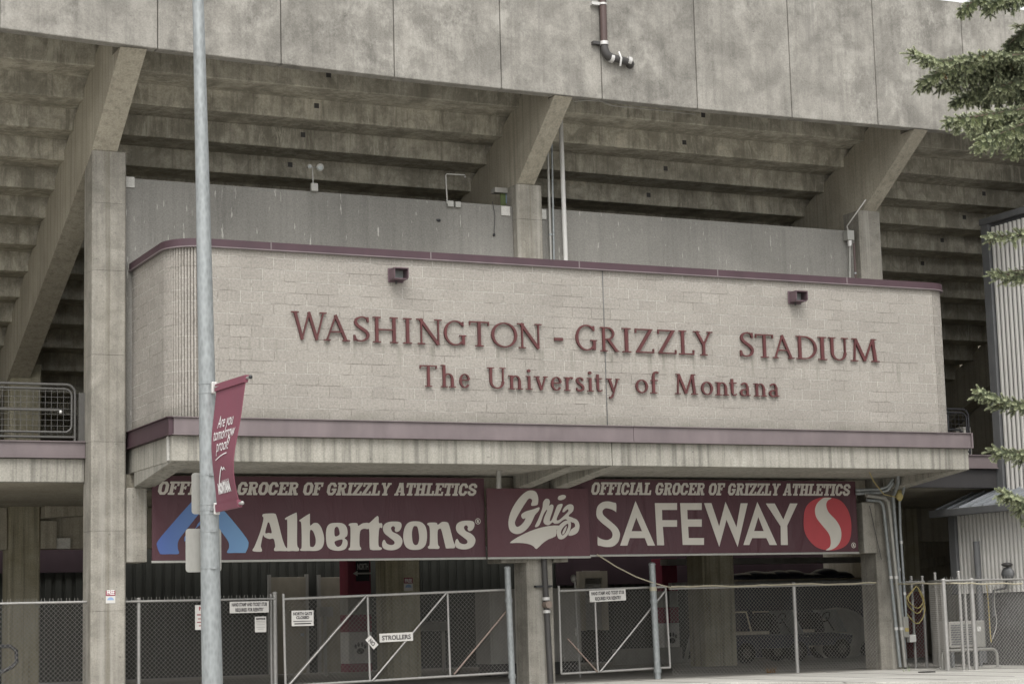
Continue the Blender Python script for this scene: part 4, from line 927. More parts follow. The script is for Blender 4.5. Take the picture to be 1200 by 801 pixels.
# ---------------------------------------------------------------- chain-link fences and gates
def mesh_panel(m, A, B, C_, D, pitch=.084, r=.0031):
    """wires of one chain-link panel; corners A bottom-left, B bottom-right, C top-right, D top-left"""
    A, B, C_, D = map(Vector, (A, B, C_, D)); Lx = (B - A).length; H = (D - A).length
    nrm = (B - A).cross(D - A).normalized()
    def P(u, v, off):
        s, t_ = u / Lx, v / H; return A * (1 - s) * (1 - t_) + B * s * (1 - t_) + C_ * s * t_ + D * (1 - s) * t_ + nrm * off
    for sgn in (1, -1):
        c = -H if sgn > 0 else 0
        while c < Lx + (0 if sgn > 0 else H):
            # line u = c + sgn*v
            v0, v1 = 0.0, H
            if sgn > 0: v0 = max(v0, -c); v1 = min(v1, Lx - c)
            else: v0 = max(v0, c - Lx); v1 = min(v1, c)
            if v1 - v0 > .03:
                p, q = P(c + sgn * v0, v0, sgn * r), P(c + sgn * v1, v1, sgn * r); d = (q - p).normalized(); u = d.cross(nrm).normalized()
                vs = []
                for e in (p, q): vs += [e + nrm * r, e - nrm * r * .5 + u * r * .87, e - nrm * r * .5 - u * r * .87]
                m.add(vs, [(0, 1, 4, 3), (1, 2, 5, 4), (2, 0, 3, 5)])
            c += pitch
def barbs(m, D, C_, pitch=.074):
    D, C_ = Vector(D), Vector(C_); n = int((C_ - D).length / pitch)
    for i in range(n):
        p = D.lerp(C_, i / n); m.tube([p, p + Vector((.012 * (-1) ** i, 0, .075))], .0035, 3, False)
def fence(label, A, B, zt0, zt1, posts, zb0=.05, zb1=.05, top=True, pr=.030, barb=True):
    t = thing('chain_link_fence', ((A[0] + B[0]) / 2, (A[1] + B[1]) / 2, 0), label, 'fence', 'chain-link fences along the sidewalk')
    a0 = (A[0], A[1], zb0); b0 = (B[0], B[1], zb1); b1 = (B[0], B[1], zt1); a1 = (A[0], A[1], zt0)
    m = MB(); mesh_panel(m, a0, b0, b1, a1)
    if barb: barbs(m, a1, b1)
    m.build('wire_mesh', 'wire_steel', t)
    if top: rod(a1, b1, .022, 'top_rail', 'tube_steel', t)
    d = (Vector(b0) - Vector(a0)).normalized(); n = Vector((-d.y, d.x, 0)) * .03
    for (u, zt, r) in posts:
        p = Vector(A).to_3d() if False else Vector((A[0] + (B[0] - A[0]) * u, A[1] + (B[1] - A[1]) * u, 0)) + n
        po = rod(p, p + Vector((0, 0, zt)), r, 'post', 'tube_steel', t, 10)
        MB().sphere(p + Vector((0, 0, zt)), (r * 1.25, r * 1.25, r * .9), 10, 5).build('post_cap', 'tube_steel', po, smooth=True)
    return t
YF = 2.78
fx = lambda px, py, Y: aty(px, py, Y).x
fence('chain-link fence left of the left column', (-12, YF), (-1.56, YF), 1.77, 1.77, [(.2, 1.8, .03), (.5, 1.8, .03)])
xl = fx(323, 750, YF)
fence('chain-link fence between the left column and the long gate, hung with white signs', (-.90, YF), (xl, YF), 1.76, 1.76, [((fx(163, 750, YF) + .9) / (xl + .9), 1.80, .034), ((fx(318.5, 750, YF) + .9) / (xl + .9), 1.84, .022), (1.0, 1.86, .042)])
Y3 = 2.62; xa = fx(786, 740, Y3); xb = 15.42
fence('chain-link fence with a sagging yellow rope, between the short gate and the right column', (xa, Y3), (xb, Y3), 1.80, 1.82, [((13.38 - xa) / (xb - xa), 1.85, .040)])
fence('short chain-link panel between the right column and the fence corner', (16.02, 2.62), (16.75, 2.62), 1.84, 1.84, [(.55, 1.95, .03), (.95, 1.95, .03)])
fence('chain-link return panel running from the column to the street corner post', (16.8, 2.55), (15.28, .02), 1.84, 1.82, [(.35, 2.0, .028), (.7, 1.82, .03)], barb=False)
fence('chain-link fence in front of the annex and cooling unit', (15.24, -.02), (24, .1), 1.81, 1.81, [(.0, 1.82, .042), (.045, 1.98, .032), (.06, 1.8, .028), (.081, 1.82, .050), (.5, 1.8, .035)])
# gates
def gate(label, A, B, C_, D, uv, diag, Y, post_caps=()):
    A, B, C_, D = (aty(*p, Y) for p in (A, B, C_, D)); t = thing('chain_link_gate', A.lerp(B, .5), label, 'gate', 'tubular chain-link gates')
    m = MB(); mesh_panel(m, A, B, C_, D); m.build('wire_mesh', 'wire_steel', t)
    fw_ = Vector((0, -.03, 0)); r = .025
    for p, q, n in ((D, C_, 'top_rail'), (A, B, 'bottom_rail'), (A, D + Vector((0, 0, .10)), 'frame_post'), (B, C_, 'frame_post')): rod(p + fw_, q + fw_, r, n, 'tube_steel', t)
    for u in uv: rod(A.lerp(B, u) + fw_, D.lerp(C_, u) + fw_, .022, 'upright', 'tube_steel', t)
    for (u0, v0, u1, v1, mat) in diag:
        L = lambda u, v: A.lerp(B, u).lerp(D.lerp(C_, u), v) + fw_ * 1.9
        rod(L(u0, v0), L(u1, v1), .020, 'brace', mat, t)
    return t
YG1 = 2.36
g1 = gate('long chain-link gate with three rusty diagonal braces and a NO STROLLERS board', (334, 803), (598, 787.5), (594.5, 690.5), (331.5, 701.5), (.362, .72), [(0.01, .0, .355, 1, 'tube_steel'), (.37, 0.0, .715, 1, 'tube_steel'), (.735, .02, .99, .75, 'rust_tube')], YG1)
t = thing('gate_post', atz(600, 800, 0), 'round gate post standing left of the middle column', 'post'); p = aty(600.5, 799, 2.15); p.z = 0
q = aty(594.5, 665, 2.15); rod(p, q, .062, 'tube', 'galvanised', t, 14); MB().sphere(q, (.068, .068, .04), 12, 6).build('post_cap', 'galvanised', t, smooth=True)
for z in (.18, 1.63): v = p.lerp(q, z / q.z); tube([v - Vector((0, 0, .04)), v + Vector((0, 0, .04))], .075, 14).build('hinge', 'galvanised', t, smooth=50)
YG2 = 2.70
g2 = gate('short chain-link gate right of the middle column with a crossed rusty brace', (657, 789), (784.5, 781.5), (779, 687), (654, 692), (.33,), [(.345, 0, .99, .95, 'tube_steel'), (.32, 0, .06, .42, 'rust_tube')], YG2)
t = thing('gate_post', atz(771, 795, 0), 'tall round gate post with a tied rope right of the short gate', 'post'); p = atz(771, 795, .0); q = aty(764, 661, p.y)
rod(p, q, .066, 'tube', 'galvanised', t, 14); MB().sphere(q, (.075, .075, .05), 12, 6).build('post_cap', 'galvanised', t, smooth=True)
for z in (.16, 1.55): v = p.lerp(q, z / q.z); tube([v - Vector((0, 0, .04)), v + Vector((0, 0, .04))], .080, 14).build('hinge', 'galvanised', t, smooth=50)
v = p.lerp(q, .79); tube([v - Vector((0, 0, .05)), v + Vector((0, 0, .03))], .074, 14).build('rope_wrap', 'pale_rope', t)
t = thing('stand_pole', atz(680, 793, 0), 'thin steel pole with a fitting on top behind the short gate', 'pole'); p = atz(680, 793, 0); q = aty(673.5, 680, p.y); rod(p, q, .024, 'tube', 'tube_steel', t); MB().sphere(q + Vector((-.03, 0, .05)), (.07, .05, .09), 8, 6).build('fitting', 'sign_alu', t, smooth=True)
# ropes
a = aty(699.5, 649, 2.3); b = aty(764, 682, 2.45)
o = tube([a, a.lerp(b, .35) + Vector((0, 0, -.05)), a.lerp(b, .7) + Vector((0, 0, -.05)), b, aty(786, 688, 2.55)], .013, 6).build('tie_rope', 'pale_rope', smooth=50); tag(o, 'pale rope slung from the banner corner down to the gate post', 'rope')
random.seed(4)
pts = [aty(x, y + random.uniform(-.8, .8), 2.57) for x, y in zip(range(786, 1050, 12), [687.5 + (689 - 687.5) * 0 - i * .25 for i in range(23)])]
o = tube(crom(pts, 3, False), .017, 6).build('fence_rope', 'pale_rope', smooth=50); tag(o, 'yellowish rope lying along the fence top left of the right column', 'rope')
pts = [aty(x, 683.2 + random.uniform(-.7, .7), -.08 if x > 1112 else 2.5 - (x - 1048) / 64 * 2.5) for x in range(1048, 1206, 10)]
o = tube(crom(pts, 3, False), .017, 6).build('fence_rope', 'pale_rope', smooth=50); tag(o, 'yellowish rope lying along the fence top right of the right column', 'rope')
c = aty(1074, 704, 2.5)
m = MB()
for i, (w_, h_) in enumerate(((7, 28), (10, 40), (5, 22))):
    m.tube(crom([aty(x, y, 2.5 - .02 * i) for x, y in ((1074, 686), (1070 - w_, 692 + h_ * .3), (1068 - w_ * .4, 688 + h_ * .8), (1076, 690 + h_), (1081 + w_ * .3, 688 + h_ * .6), (1075, 687))], 5, False), .012, 5)
o = m.build('rope_coil', 'yellow_rope', smooth=60); tag(o, 'yellow rope coiled and hanging on the fence beside the right column', 'rope')
o = tube([aty(1017, 549, .6), aty(1024, 564, 1.3), aty(1036, 579, 2.1), aty(1050, 582, 2.2)], .011, 5).build('hanging_rope', 'yellow_rope', smooth=50); tag(o, 'thin yellow rope hanging from the slab edge to the column conduits', 'cord')
o = tube([aty(1019, 592, 2.4), aty(1026, 625, 2.42), aty(1033, 655, 2.43)], .008, 5).build('loose_wire', 'pipe_dark'); tag(o, 'thin dark wire drooping across the pale head of the right column', 'wire')
o = tube(crom([aty(1156, 683, .1), aty(1158, 705, .3), aty(1160, 735, .4), aty(1161.5, 752, .4)], 4, False), .013, 5).build('yellow_line', 'yellow_rope'); tag(o, 'yellow line hanging down behind the annex fence', 'rope')
o = tube(crom([aty(1166, 686, .3), aty(1165, 705, .5), aty(1168, 730, .5), aty(1163, 748, .5)], 4, False), .011, 5).build('pale_cable', 'sign_alu'); tag(o, 'pale cable hanging in a curve behind the annex fence', 'cable')

# white boards on the fence
def board(px0, py0, px1, py1, Y, lines, label, rot=0, ink='sign_ink', title=None):
    a, b = aty(px0, py0, Y), aty(px1, py1, Y); cx, cz = (a.x + b.x) / 2, (a.z + b.z) / 2; w_, h_ = abs(b.x - a.x), abs(a.z - b.z)
    t = thing('fence_board', (cx, Y, cz - h_ / 2), label, 'sign', 'white boards on the fence')
    c, s = math.cos(rot), math.sin(rot)
    m = MB(); pr = [(-w_ / 2, -h_ / 2), (w_ / 2, -h_ / 2), (w_ / 2, h_ / 2), (-w_ / 2, h_ / 2)]
    m.prism([(cx + x * c - z * s, cz + x * s + z * c) for x, z in pr], Y - .008, Y, 'y'); m.build('plate', 'sign_white', t, bevel=.003)
    for k, (txt, fz, size, wd, mat) in enumerate(lines):
        m = MB(); dz = fz * h_ - size * h_ * .36
        if txt == '#':
            m.box(cx - w_ * wd / 2, cx + w_ * wd / 2, Y - .0095, Y - .0085, cz + dz, cz + dz + size * h_)
        else:
            text_on(m, txt, cx - dz * s, cz + dz * c, Y - .0095, size * h_ * 1.0, w_ * wd, .004, 0, rot)
        m.build('lettering', mat, t)
    return t
YB = 2.70
board(269, 704.5, 315, 717, YB, [('HAND STAMP AND TICKET STUB', .24, .40, .9, 'sign_ink'), ('REQUIRED FOR REENTRY', -.22, .40, .72, 'sign_ink')], 'wide white HAND STAMP board on the fence left of the long gate')
board(298.5, 722, 312, 740, YB, [('NOTICE', .36, .15, .8, 'sign_ink'), ('#', .20, .035, .8, 'cabinet_grey'), ('#', .10, .03, .8, 'cabinet_grey'), ('#', -.02, .03, .7, 'cabinet_grey'), ('#', -.18, .03, .75, 'cabinet_grey'), ('#', -.30, .03, .5, 'cabinet_grey')], 'small upright white notice below the HAND STAMP board')
board(228.5, 708.5, 250, 737, YB, [('NO', .36, .20, .6, 'sign_red'), ('#', .10, .05, .8, 'sign_red'), ('#', -.06, .04, .7, 'sign_red'), ('#', -.2, .04, .8, 'sign_red'), ('#', -.34, .04, .6, 'sign_red')], 'pinkish white notice with red print half hidden by the street pole')
board(341.5, 715, 367.5, 732.5, YG1 - .06, [('NORTH GATE', .30, .26, .86, 'sign_ink'), ('CLOSED', .05, .24, .6, 'sign_ink'), ('#', -.20, .05, .85, 'sign_ink'), ('#', -.36, .08, .75, 'sign_ink')], 'white NORTH GATE CLOSED board on the long gate')
board(690.5, 691, 733.5, 703.5, YG2 - .06, [('HAND STAMP AND TICKET STUB', .24, .40, .9, 'sign_ink'), ('REQUIRED FOR REENTRY', -.22, .40, .72, 'sign_ink')], 'wide white HAND STAMP board on the short gate', R(1.5))
board(444.5, 741.5, 484, 750.5, YG1 - .075, [('STROLLERS', 0, .72, .86, 'sign_ink')], 'white STROLLERS board on the long gate', R(1.2))
board(428.5, 748, 443, 756, YG1 - .075, [('NO', 0, .78, .55, 'sign_ink')], 'small tilted NO board hanging beside the STROLLERS board', R(-48))

# ---------------------------------------------------------------- things in the lower concourse
def kiosk(px0, px1, pyt, Y, label, dx=0):
    a = aty(px0, pyt, Y); b = aty(px1, 760, Y); x0, x1, zt = a.x, b.x, min(a.z, 3.85); t = thing('entry_pillar', ((x0 + x1) / 2, Y + .3, 0), label, 'pillar', 'painted pillars at the entry lanes')
    h = [.02, .24, 1.05, 1.50, 1.95, zt]
    for (za, zb), mat, nm in zip(zip(h, h[1:]), ('kiosk_maroon', 'kiosk_white', 'kiosk_maroon', 'cabinet_grey', 'kiosk_maroon'), ('foot_band', 'white_panel', 'middle_band', 'grey_panel', 'upper_band')):
        box(x0, x1, Y, Y + .6, za + .004, zb).build(nm, mat, t, bevel=.012)
    m = MB(); cx = (x0 + x1) / 2
    for (ex, ez, rx, rz) in ((0, .56, .11, .08), (-.13, .68, .035, .06), (-.05, .73, .035, .065), (.05, .73, .035, .065), (.13, .68, .035, .06)):
        m.add([(cx + ex + rx * math.cos(R(q)), Y - .006, ez + rz * math.sin(R(q))) for q in range(0, 360, 30)], [tuple(range(12))])
    m.build('paw_print', 'pipe_dark', t)
    return t
kiosk(407, 436, 654, 16.0, 'maroon and white painted pillar with a paw print, behind the long gate')
kiosk(775, 797, 654, 16.5, 'maroon and white painted pillar with a paw print, behind the right gate post')
a = aty(420, 653, 15.7); b = aty(435.5, 680, 15.7)
t = thing('way_sign', ((a.x + b.x) / 2, 15.7, b.z), 'black NORTH arrow sign on the maroon pillar behind the long gate', 'sign')
box(a.x, b.x, 15.86, 15.9, b.z, a.z).build('plate', 'black_metal', t)
m = MB(); text_on(m, 'NORTH', (a.x + b.x) / 2, a.z - .30, 15.855, .22, (b.x - a.x) * .85, .006)
cx, cz = (a.x + b.x) / 2, b.z + .2
m.box(cx - .18, cx + .22, 15.85, 15.856, cz - .02, cz + .02); m.add([(cx - .28, 15.853, cz), (cx - .15, 15.853, cz - .07), (cx - .15, 15.853, cz + .07)], [(0, 1, 2)])
m.build('lettering', 'sign_white', t)
# big grey cabinet behind the middle column
t = thing('utility_cabinet', aty(628, 770, 8.2), 'large pale grey utility cabinet half hidden behind the middle column', 'cabinet')
a = aty(573, 690, 8.2); b = aty(682, 764, 8.2)
box(a.x, b.x, 8.2, 9.0, .28, a.z).build('body', 'cabinet_grey', t, bevel=.015); box(a.x + .05, b.x - .05, 8.3, 8.95, 0, .279).build('plinth', 'pipe_dark', t)
for x0, x1, hx in ((a.x + .05, a.x + (b.x - a.x) * .47, .9), (a.x + (b.x - a.x) * .5, b.x - .05, .9)):
    d = box(x0, x1, 8.17, 8.199, .36, a.z - .08).build('door', 'cabinet_grey', t, bevel=.006)
    box(x0 + (x1 - x0) * hx - .02, x0 + (x1 - x0) * hx + .02, 8.13, 8.169, .85, 1.05).build('handle', 'chrome', d)
# small boxes on the back wall
for px, py, w_, lab in ((383, 716, .34, 'small pale electrical box on the back wall above the long gate'), (506, 733, .9, 'long pale shelf box low behind the long gate brace')):
    p = aty(px, py, 14); o = box(p.x - w_ / 2, p.x + w_ / 2, 14, 14.3, p.z - .12, p.z + .12).build('wall_box' if w_ < .5 else 'shelf_box', 'cabinet_grey', bevel=.01); tag(o, lab, 'box')
    box(p.x - .03, p.x + .03, 14.1, 14.2, 0, p.z - .122).build('leg', 'cabinet_grey', o) if w_ < .5 else [box(p.x + s * .38 - .03, p.x + s * .38 + .03, 14.1, 14.2, 0, p.z - .122).build('leg', 'cabinet_grey', o) for s in (-1, 1)]
# carts parked under the stand
def cart(px, Y, label, rot=0):
    p = aty(px, 765, Y); x, y = p.x, Y; t = thing('utility_cart', (x, y, 0), label, 'cart', 'utility carts parked under the stand')
    m = MB(); m.prism([(x - 1.25, .36), (x + 1.1, .36), (x + 1.2, .62), (x + .55, .70), (x - 1.25, .70)], y - .55, y + .55, 'y'); m.build('body', 'cart_blue', t, bevel=.04)
    box(x - 1.28, x - .1, y - .60, y + .60, .72, .80).build('cargo_deck', 'cart_deck', t, bevel=.01)
    for s in (-1, 1): tube([(x - 1.2, y + s * .55, .80), (x - 1.3, y + s * .55, 1.30), (x - .75, y + s * .55, 1.30), (x - .62, y + s * .55, .80)], .025, 8).build('side_rail', 'cart_deck', t, smooth=50)
    m = MB(); m.prism([(x + .02, .72), (x + .32, .72), (x + .20, 1.25), (x + .04, 1.25)], y - .5, y + .5, 'y'); m.build('seat', 'rubber', t, bevel=.05)
    m = MB(); m.prism([(x + .98, .70), (x + 1.02, .70), (x + .66, 1.32), (x + .62, 1.32)], y - .52, y + .52, 'y'); m.build('windshield', 'lens', t)
    m = MB(); m.tube([(x + .80, y - .2, .75), (x + .55, y - .2, 1.12)], .02, 8); m.tube([(x + .55 + .13 * math.cos(a_) * .5, y - .2 + .17 * math.sin(a_), 1.12 + .13 * math.cos(a_)) for a_ in [i * math.pi / 6 for i in range(13)]], .016, 6); m.build('steering_wheel', 'rubber', t, smooth=50)
    for sx in (-.8, .78):
        for sy in (-.5, .5):
            wv = MB().tube([(x + sx, y + sy - .09, .26), (x + sx, y + sy + .09, .26)], .26, 20).build('wheel', 'rubber', t, smooth=40)
            MB().tube([(x + sx, y + sy - .10, .26), (x + sx, y + sy + .10, .26)], .13, 14).build('rim', 'pipe_dark', wv, smooth=40)
    for sy in (-.4, .4): MB().sphere((x + 1.2, y + sy, .58), (.03, .07, .06), 8, 6).build('headlight', 'white_metal', t, smooth=True)
    return t
cart(892, 11.5, 'flat-decked utility cart with tube side rails, beside the inner column right of the gate')
cart(945, 13.0, 'dark utility cart with a pale slanted windshield, right of the flat-decked cart')
t = thing('covered_mower', aty(982, 765, 13.5), 'dim rounded machine under a grey cover, rightmost of the parked machines', 'mower'); p = aty(982, 740, 13.5)
m = MB(); m.sphere((p.x, 13.5, .62), (1.0, .7, .75), 18, 10); m.build('cover', 'cabinet_grey', t, smooth=True)
for sx in (-.6, .6): MB().tube([(p.x + sx, 12.85, .25), (p.x + sx, 13.05, .25)], .25, 16).build('wheel', 'rubber', t, smooth=40)
p = aty(812, 738, 13.5); t = thing('leaning_board', (p.x, 13.5, 0), 'pale leaning board and frame left of the inner column behind the fence', 'board')
m = MB(); m.prism([(p.x - .30, .05), (p.x - .02, .9), (p.x + .12, 1.35), (p.x + .18, 1.30), (p.x + .02, .8), (p.x - .2, .05)], 13.5, 13.56, 'y'); m.build('panel', 'cabinet_grey', t)
a = aty(722, 758, 14); b = aty(800, 758, 14); o = box(a.x, b.x, 14, 14.25, .0, .42).build('floor_kerb', 'cabinet_grey', bevel=.03); tag(o, 'low pale concrete block lying on the concourse behind the short gate', 'block')
# long container with a tan lid seen over the fence
a = aty(866, 680, 15); b = aty(1012, 680, 15)
t = thing('storage_bin', ((a.x + b.x) / 2, 15.2, 0), 'long dark storage bin with tan lid edge and loose covers, seen above the fence', 'bin')
box(a.x, b.x, 15.0, 16.4, .03, a.z - .08).build('body', 'cart_blue', t, bevel=.03); box(a.x - .05, b.x + .05, 14.95, 16.45, a.z - .075, a.z + .03).build('lid', 'cart_deck', t, bevel=.01)
m = MB(); random.seed(3)
for i in range(9): m.sphere((a.x + .5 + i * (b.x - a.x - 1) / 8, 15.6, a.z + .06), (.55, .4, .14 + .16 * random.random()), 12, 6)
m.build('loose_cover', 'cart_blue', t, smooth=True)
# bike rack hoop at the far left
t = thing('bike_rack', aty(8, 790, 3.6), 'dark tube bike rack behind the fence at the left edge', 'bike rack')
tube([aty(-25, 757, 3.6), aty(12, 756.5, 3.6), aty(19, 762, 3.6), aty(19.5, 775, 3.6), aty(14, 781, 3.6), aty(-20, 797, 3.6)], .035, 8).build('hoop', 'black_metal', t, smooth=50)
p = aty(-12, 790, 3.6); rod((p.x, 3.6, 0), (p.x, 3.6, p.z + .2), .03, 'leg', 'black_metal', t)

# ---------------------------------------------------------------- street pole with its flag and two sign backs
YP = -10.0
pb = atz(247, 818, .0); pb = aty(247.0, 830, YP); base = Vector((aty(247, 801, YP).x, YP, 0.0)); topz = 11.0
def pole_x(z):     # the pole leans a little
    a = aty(232.2, 0, YP); b = aty(247.2, 720, YP); f = (z - b.z) / (a.z - b.z); return b.x + (a.x - b.x) * (f ** 1.25 if f > 0 else f)
def pole_r(z): return .126 - .0064 * z
PO = thing('street_pole', (pole_x(0), YP, 0), 'tall tapered galvanised street pole standing in front of the block wall', 'pole')
zs = [0.005 + i * .6 for i in range(19)]
tube([(pole_x(z), YP, z) for z in zs], [pole_r(z) for z in zs], 24).build('shaft', 'galvanised', PO, smooth=50)
box(pole_x(0) - .2, pole_x(0) + .2, YP - .2, YP + .2, .004, .03).build('base_plate', 'galvanised', PO)
for sx in (-.16, .16):
    for sy in (-.16, .16): tube([(pole_x(0) + sx, YP + sy, .03), (pole_x(0) + sx, YP + sy, .09)], .018, 6).build('anchor_bolt', 'galvanised', PO)
tube([(pole_x(10.9), YP, 10.8), (pole_x(10.9), YP - .6, 11.3), (pole_x(10.9), YP - 2.2, 11.6)], [.05, .045, .04], 10).build('lamp_arm', 'galvanised', PO, smooth=50)
ZTOP = aty(246, 455.5, YP).z; ZBOT = aty(248, 596.5, YP).z
FL = thing('pole_flag', (pole_x(3.3), YP - .6, ZBOT), 'maroon cloth banner on two arms of the street pole, with white print', 'banner')
def arm(z, ex):
    x = pole_x(z); r = pole_r(z); L = 1.20
    m = MB(); m.tube([(x + .05, YP - r * .8, z), (x + .05 + ex, YP - L, z)], .018, 8); m.build('arm', 'tube_steel', FL, smooth=50)
    MB().sphere((x + .05 + ex, YP - L, z), .024, 8, 6).build('arm_cap', 'black_metal' if z > 3.5 else 'tube_steel', FL)
    for dz in (-.055, .055):
        tube([(x, YP, z + dz - .007), (x, YP, z + dz + .007)], r + .006, 20).build('strap', 'galvanised', FL, smooth=50)
    box(x + .015, x + .085, YP - r - .045, YP - r + .02, z - .07, z + .07).build('clamp', 'chrome', FL, bevel=.012)
    return x + .05
xt = arm(ZTOP, .10); xb_ = arm(ZBOT, -.03)
def flag(u, v, off=0.0):
    """u along the arms (0 at the pole), v up (0 bottom arm, 1 top arm)"""
    z = ZBOT + (ZTOP - ZBOT) * v; y = YP - .17 - .93 * u
    xs = (xb_ + (-.03) * (.15 + .85 * u)) * (1 - v) + (xt + .10 * (.15 + .85 * u)) * v
    bow = -.085 * math.sin(math.pi * v) * (.65 + .5 * u) - .02 * math.sin(2 * math.pi * v + .5) * u + .008 * math.sin(9 * v + 2 * u)
    n = Vector((-1, .08, 0)) 
    return Vector((xs + bow, y, z)) + n * off
def sheet(u0, u1, v0, v1, nu, nv, th):
    m = MB()
    for o in (th / 2, -th / 2):
        for j in range(nv + 1):
            for i in range(nu + 1): m.v.append(flag(u0 + (u1 - u0) * i / nu, v0 + (v1 - v0) * j / nv, o))
    N_ = (nu + 1) * (nv + 1)
    for j in range(nv):
        for i in range(nu):
            a = j * (nu + 1) + i; m.f += [(a, a + 1, a + nu + 2, a + nu + 1), (N_ + a, N_ + a + nu + 1, N_ + a + nu + 2, N_ + a + 1)]
    for i in range(nu): m.f += [(i, N_ + i, N_ + i + 1, i + 1), (nv * (nu + 1) + i, nv * (nu + 1) + i + 1, N_ + nv * (nu + 1) + i + 1, N_ + nv * (nu + 1) + i)]
    for j in range(nv): a = j * (nu + 1); m.f += [(a, a + nu + 1, N_ + a + nu + 1, N_ + a), (a + nu, N_ + a + nu, N_ + a + 2 * nu + 1, a + 2 * nu + 1)]
    m.mi = [0] * len(m.f); return m
sheet(0, 1, -.02, 1.02, 14, 44, .008).build('cloth', 'flag_cloth', FL, smooth=60)
for v0, v1 in ((.965, 1.025), (-.028, .03)): sheet(-.005, 1.005, v0, v1, 12, 4, .05).build('sleeve', 'flag_cloth', FL, smooth=60)
AW, AH = .93, ZTOP - ZBOT
def flag_text(txt, u, v, size, width, shear=.2, bold=.004):
    vs, fs = text_mesh(txt, size, bold, shear); w_ = max(q.x for q in vs) - min(q.x for q in vs); k = width / w_; m = MB()
    m.add([flag(u + q.x * k / AW, v + q.y / AH, .012) for q in vs], fs); return m
for i, (tx, wd) in enumerate((('Are you', .52), ('tomorrow', .74), ('proof?', .50))): flag_text(tx, .49, .645 - i * .098, .205, wd, .2, 0.0).build('lettering', 'white_print', FL)
m = MB(); cr_ = [(.20 + .5 * t_, .385 + .035 * math.sin(t_ * 1.6)) for t_ in [i / 10 for i in range(11)]]
for (a_, b_), (c_, d_) in zip(cr_, cr_[1:]): m.add([flag(a_, b_ - .006, .012), flag(c_, d_ - .005, .012), flag(c_, d_ + .004, .012), flag(a_, b_ + .003, .012)], [(0, 1, 2, 3)])
m.build('underline', 'white_print', FL)
flag_text('MONTANA', .48, .115, .15, .58, 0, .012).build('lettering', 'white_print', FL)
flag_text('UNIVERSITY OF', .58, .185, .05, .36, 0, .0).build('lettering', 'white_print', FL)
m = MB(); mt = [(.24, .185), (.30, .24), (.40, .30), (.46, .325), (.52, .30), (.57, .315), (.66, .28), (.57, .298), (.52, .285), (.46, .305), (.41, .28), (.33, .225), (.29, .185)]
vs = [flag(u, v, .012) for u, v in mt]; m.add(vs, [tuple(q) for q in tessellate_polygon([[Vector((u, v, 0)) for u, v in mt]])]); m.build('mountain_mark', 'white_print', FL)
# backs of two road signs strapped to the pole, facing away
def sign_back(px0, py0, px1, py1, label):
    Yq = YP + pole_r(3) + .03; a, b = aty(px0, py0, Yq), aty(px1, py1, Yq); r = .04
    t = thing('road_sign', ((a.x + b.x) / 2, Yq, b.z), label, 'sign', 'road signs on the street pole')
    pl = [(a.x + r + r * math.cos(R(q)), b.z + r + r * math.sin(R(q))) for q in range(180, 271, 15)] + [(b.x - r + r * math.cos(R(q)), b.z + r + r * math.sin(R(q))) for q in range(270, 361, 15)] + [(b.x - r + r * math.cos(R(q)), a.z - r + r * math.sin(R(q))) for q in range(0, 91, 15)] + [(a.x + r + r * math.cos(R(q)), a.z - r + r * math.sin(R(q))) for q in range(90, 181, 15)]
    MB().prism(pl, Yq, Yq + .004, 'y').build('plate', 'sign_alu', t)
    for z in (b.z + (a.z - b.z) * .08, a.z - (a.z - b.z) * .08):
        m = MB(); m.tube([(pole_x(z), YP, z - .008), (pole_x(z), YP, z + .008)], pole_r(z) + .006, 20); m.box(pole_x(z) - .03, pole_x(z) + .03, YP - pole_r(z) - .018, YP - pole_r(z) + .01, z - .014, z + .014); m.build('strap', 'galvanised', t, smooth=50)
    return t
sign_back(224.5, 553.5, 253, 602, 'blank grey back of the upper road sign strapped to the street pole')
sign_back(217.5, 619, 259.5, 669.5, 'blank grey back of the lower and wider road sign strapped to the street pole')

# ---------------------------------------------------------------- spruce at the right edge
def needle_mat(name, a, b):
    g = NG(name); r = g.geo.outputs['Random Per Island']; c = g.mix(r, a, b)
    n = g.noise(1.4, 3); g.done(g.mix(1.0, c, g.ramp(n, [(.3, .75), (.7, 1.2)]), 'MULTIPLY'), .6, 0, None, spec=.3)
needle_mat('needle_old', (.13, .155, .095), (.27, .305, .20)); needle_mat('needle_new', (.27, .31, .18), (.48, .50, .33)); needle_mat('needle_dry', (.20, .10, .03), (.26, .15, .06))
plain('bark', (.085, .062, .045), .9, 0, .3, 9)
rnd = random.Random(5)
TY = -13.0
trunk = aty(1345, 700, TY); TX = trunk.x
TREE = thing('spruce_tree', (TX, TY, 0), 'spruce with grey green drooping boughs reaching in at the right edge', 'tree')
zs = [0, .3, 1, 3, 5, 7, 9, 11, 12.5]
tube([(TX + .04 * math.sin(z), TY, z) for z in zs], [.30, .25, .22, .19, .16, .13, .09, .05, .01], 12).build('trunk', 'bark', TREE, smooth=60)
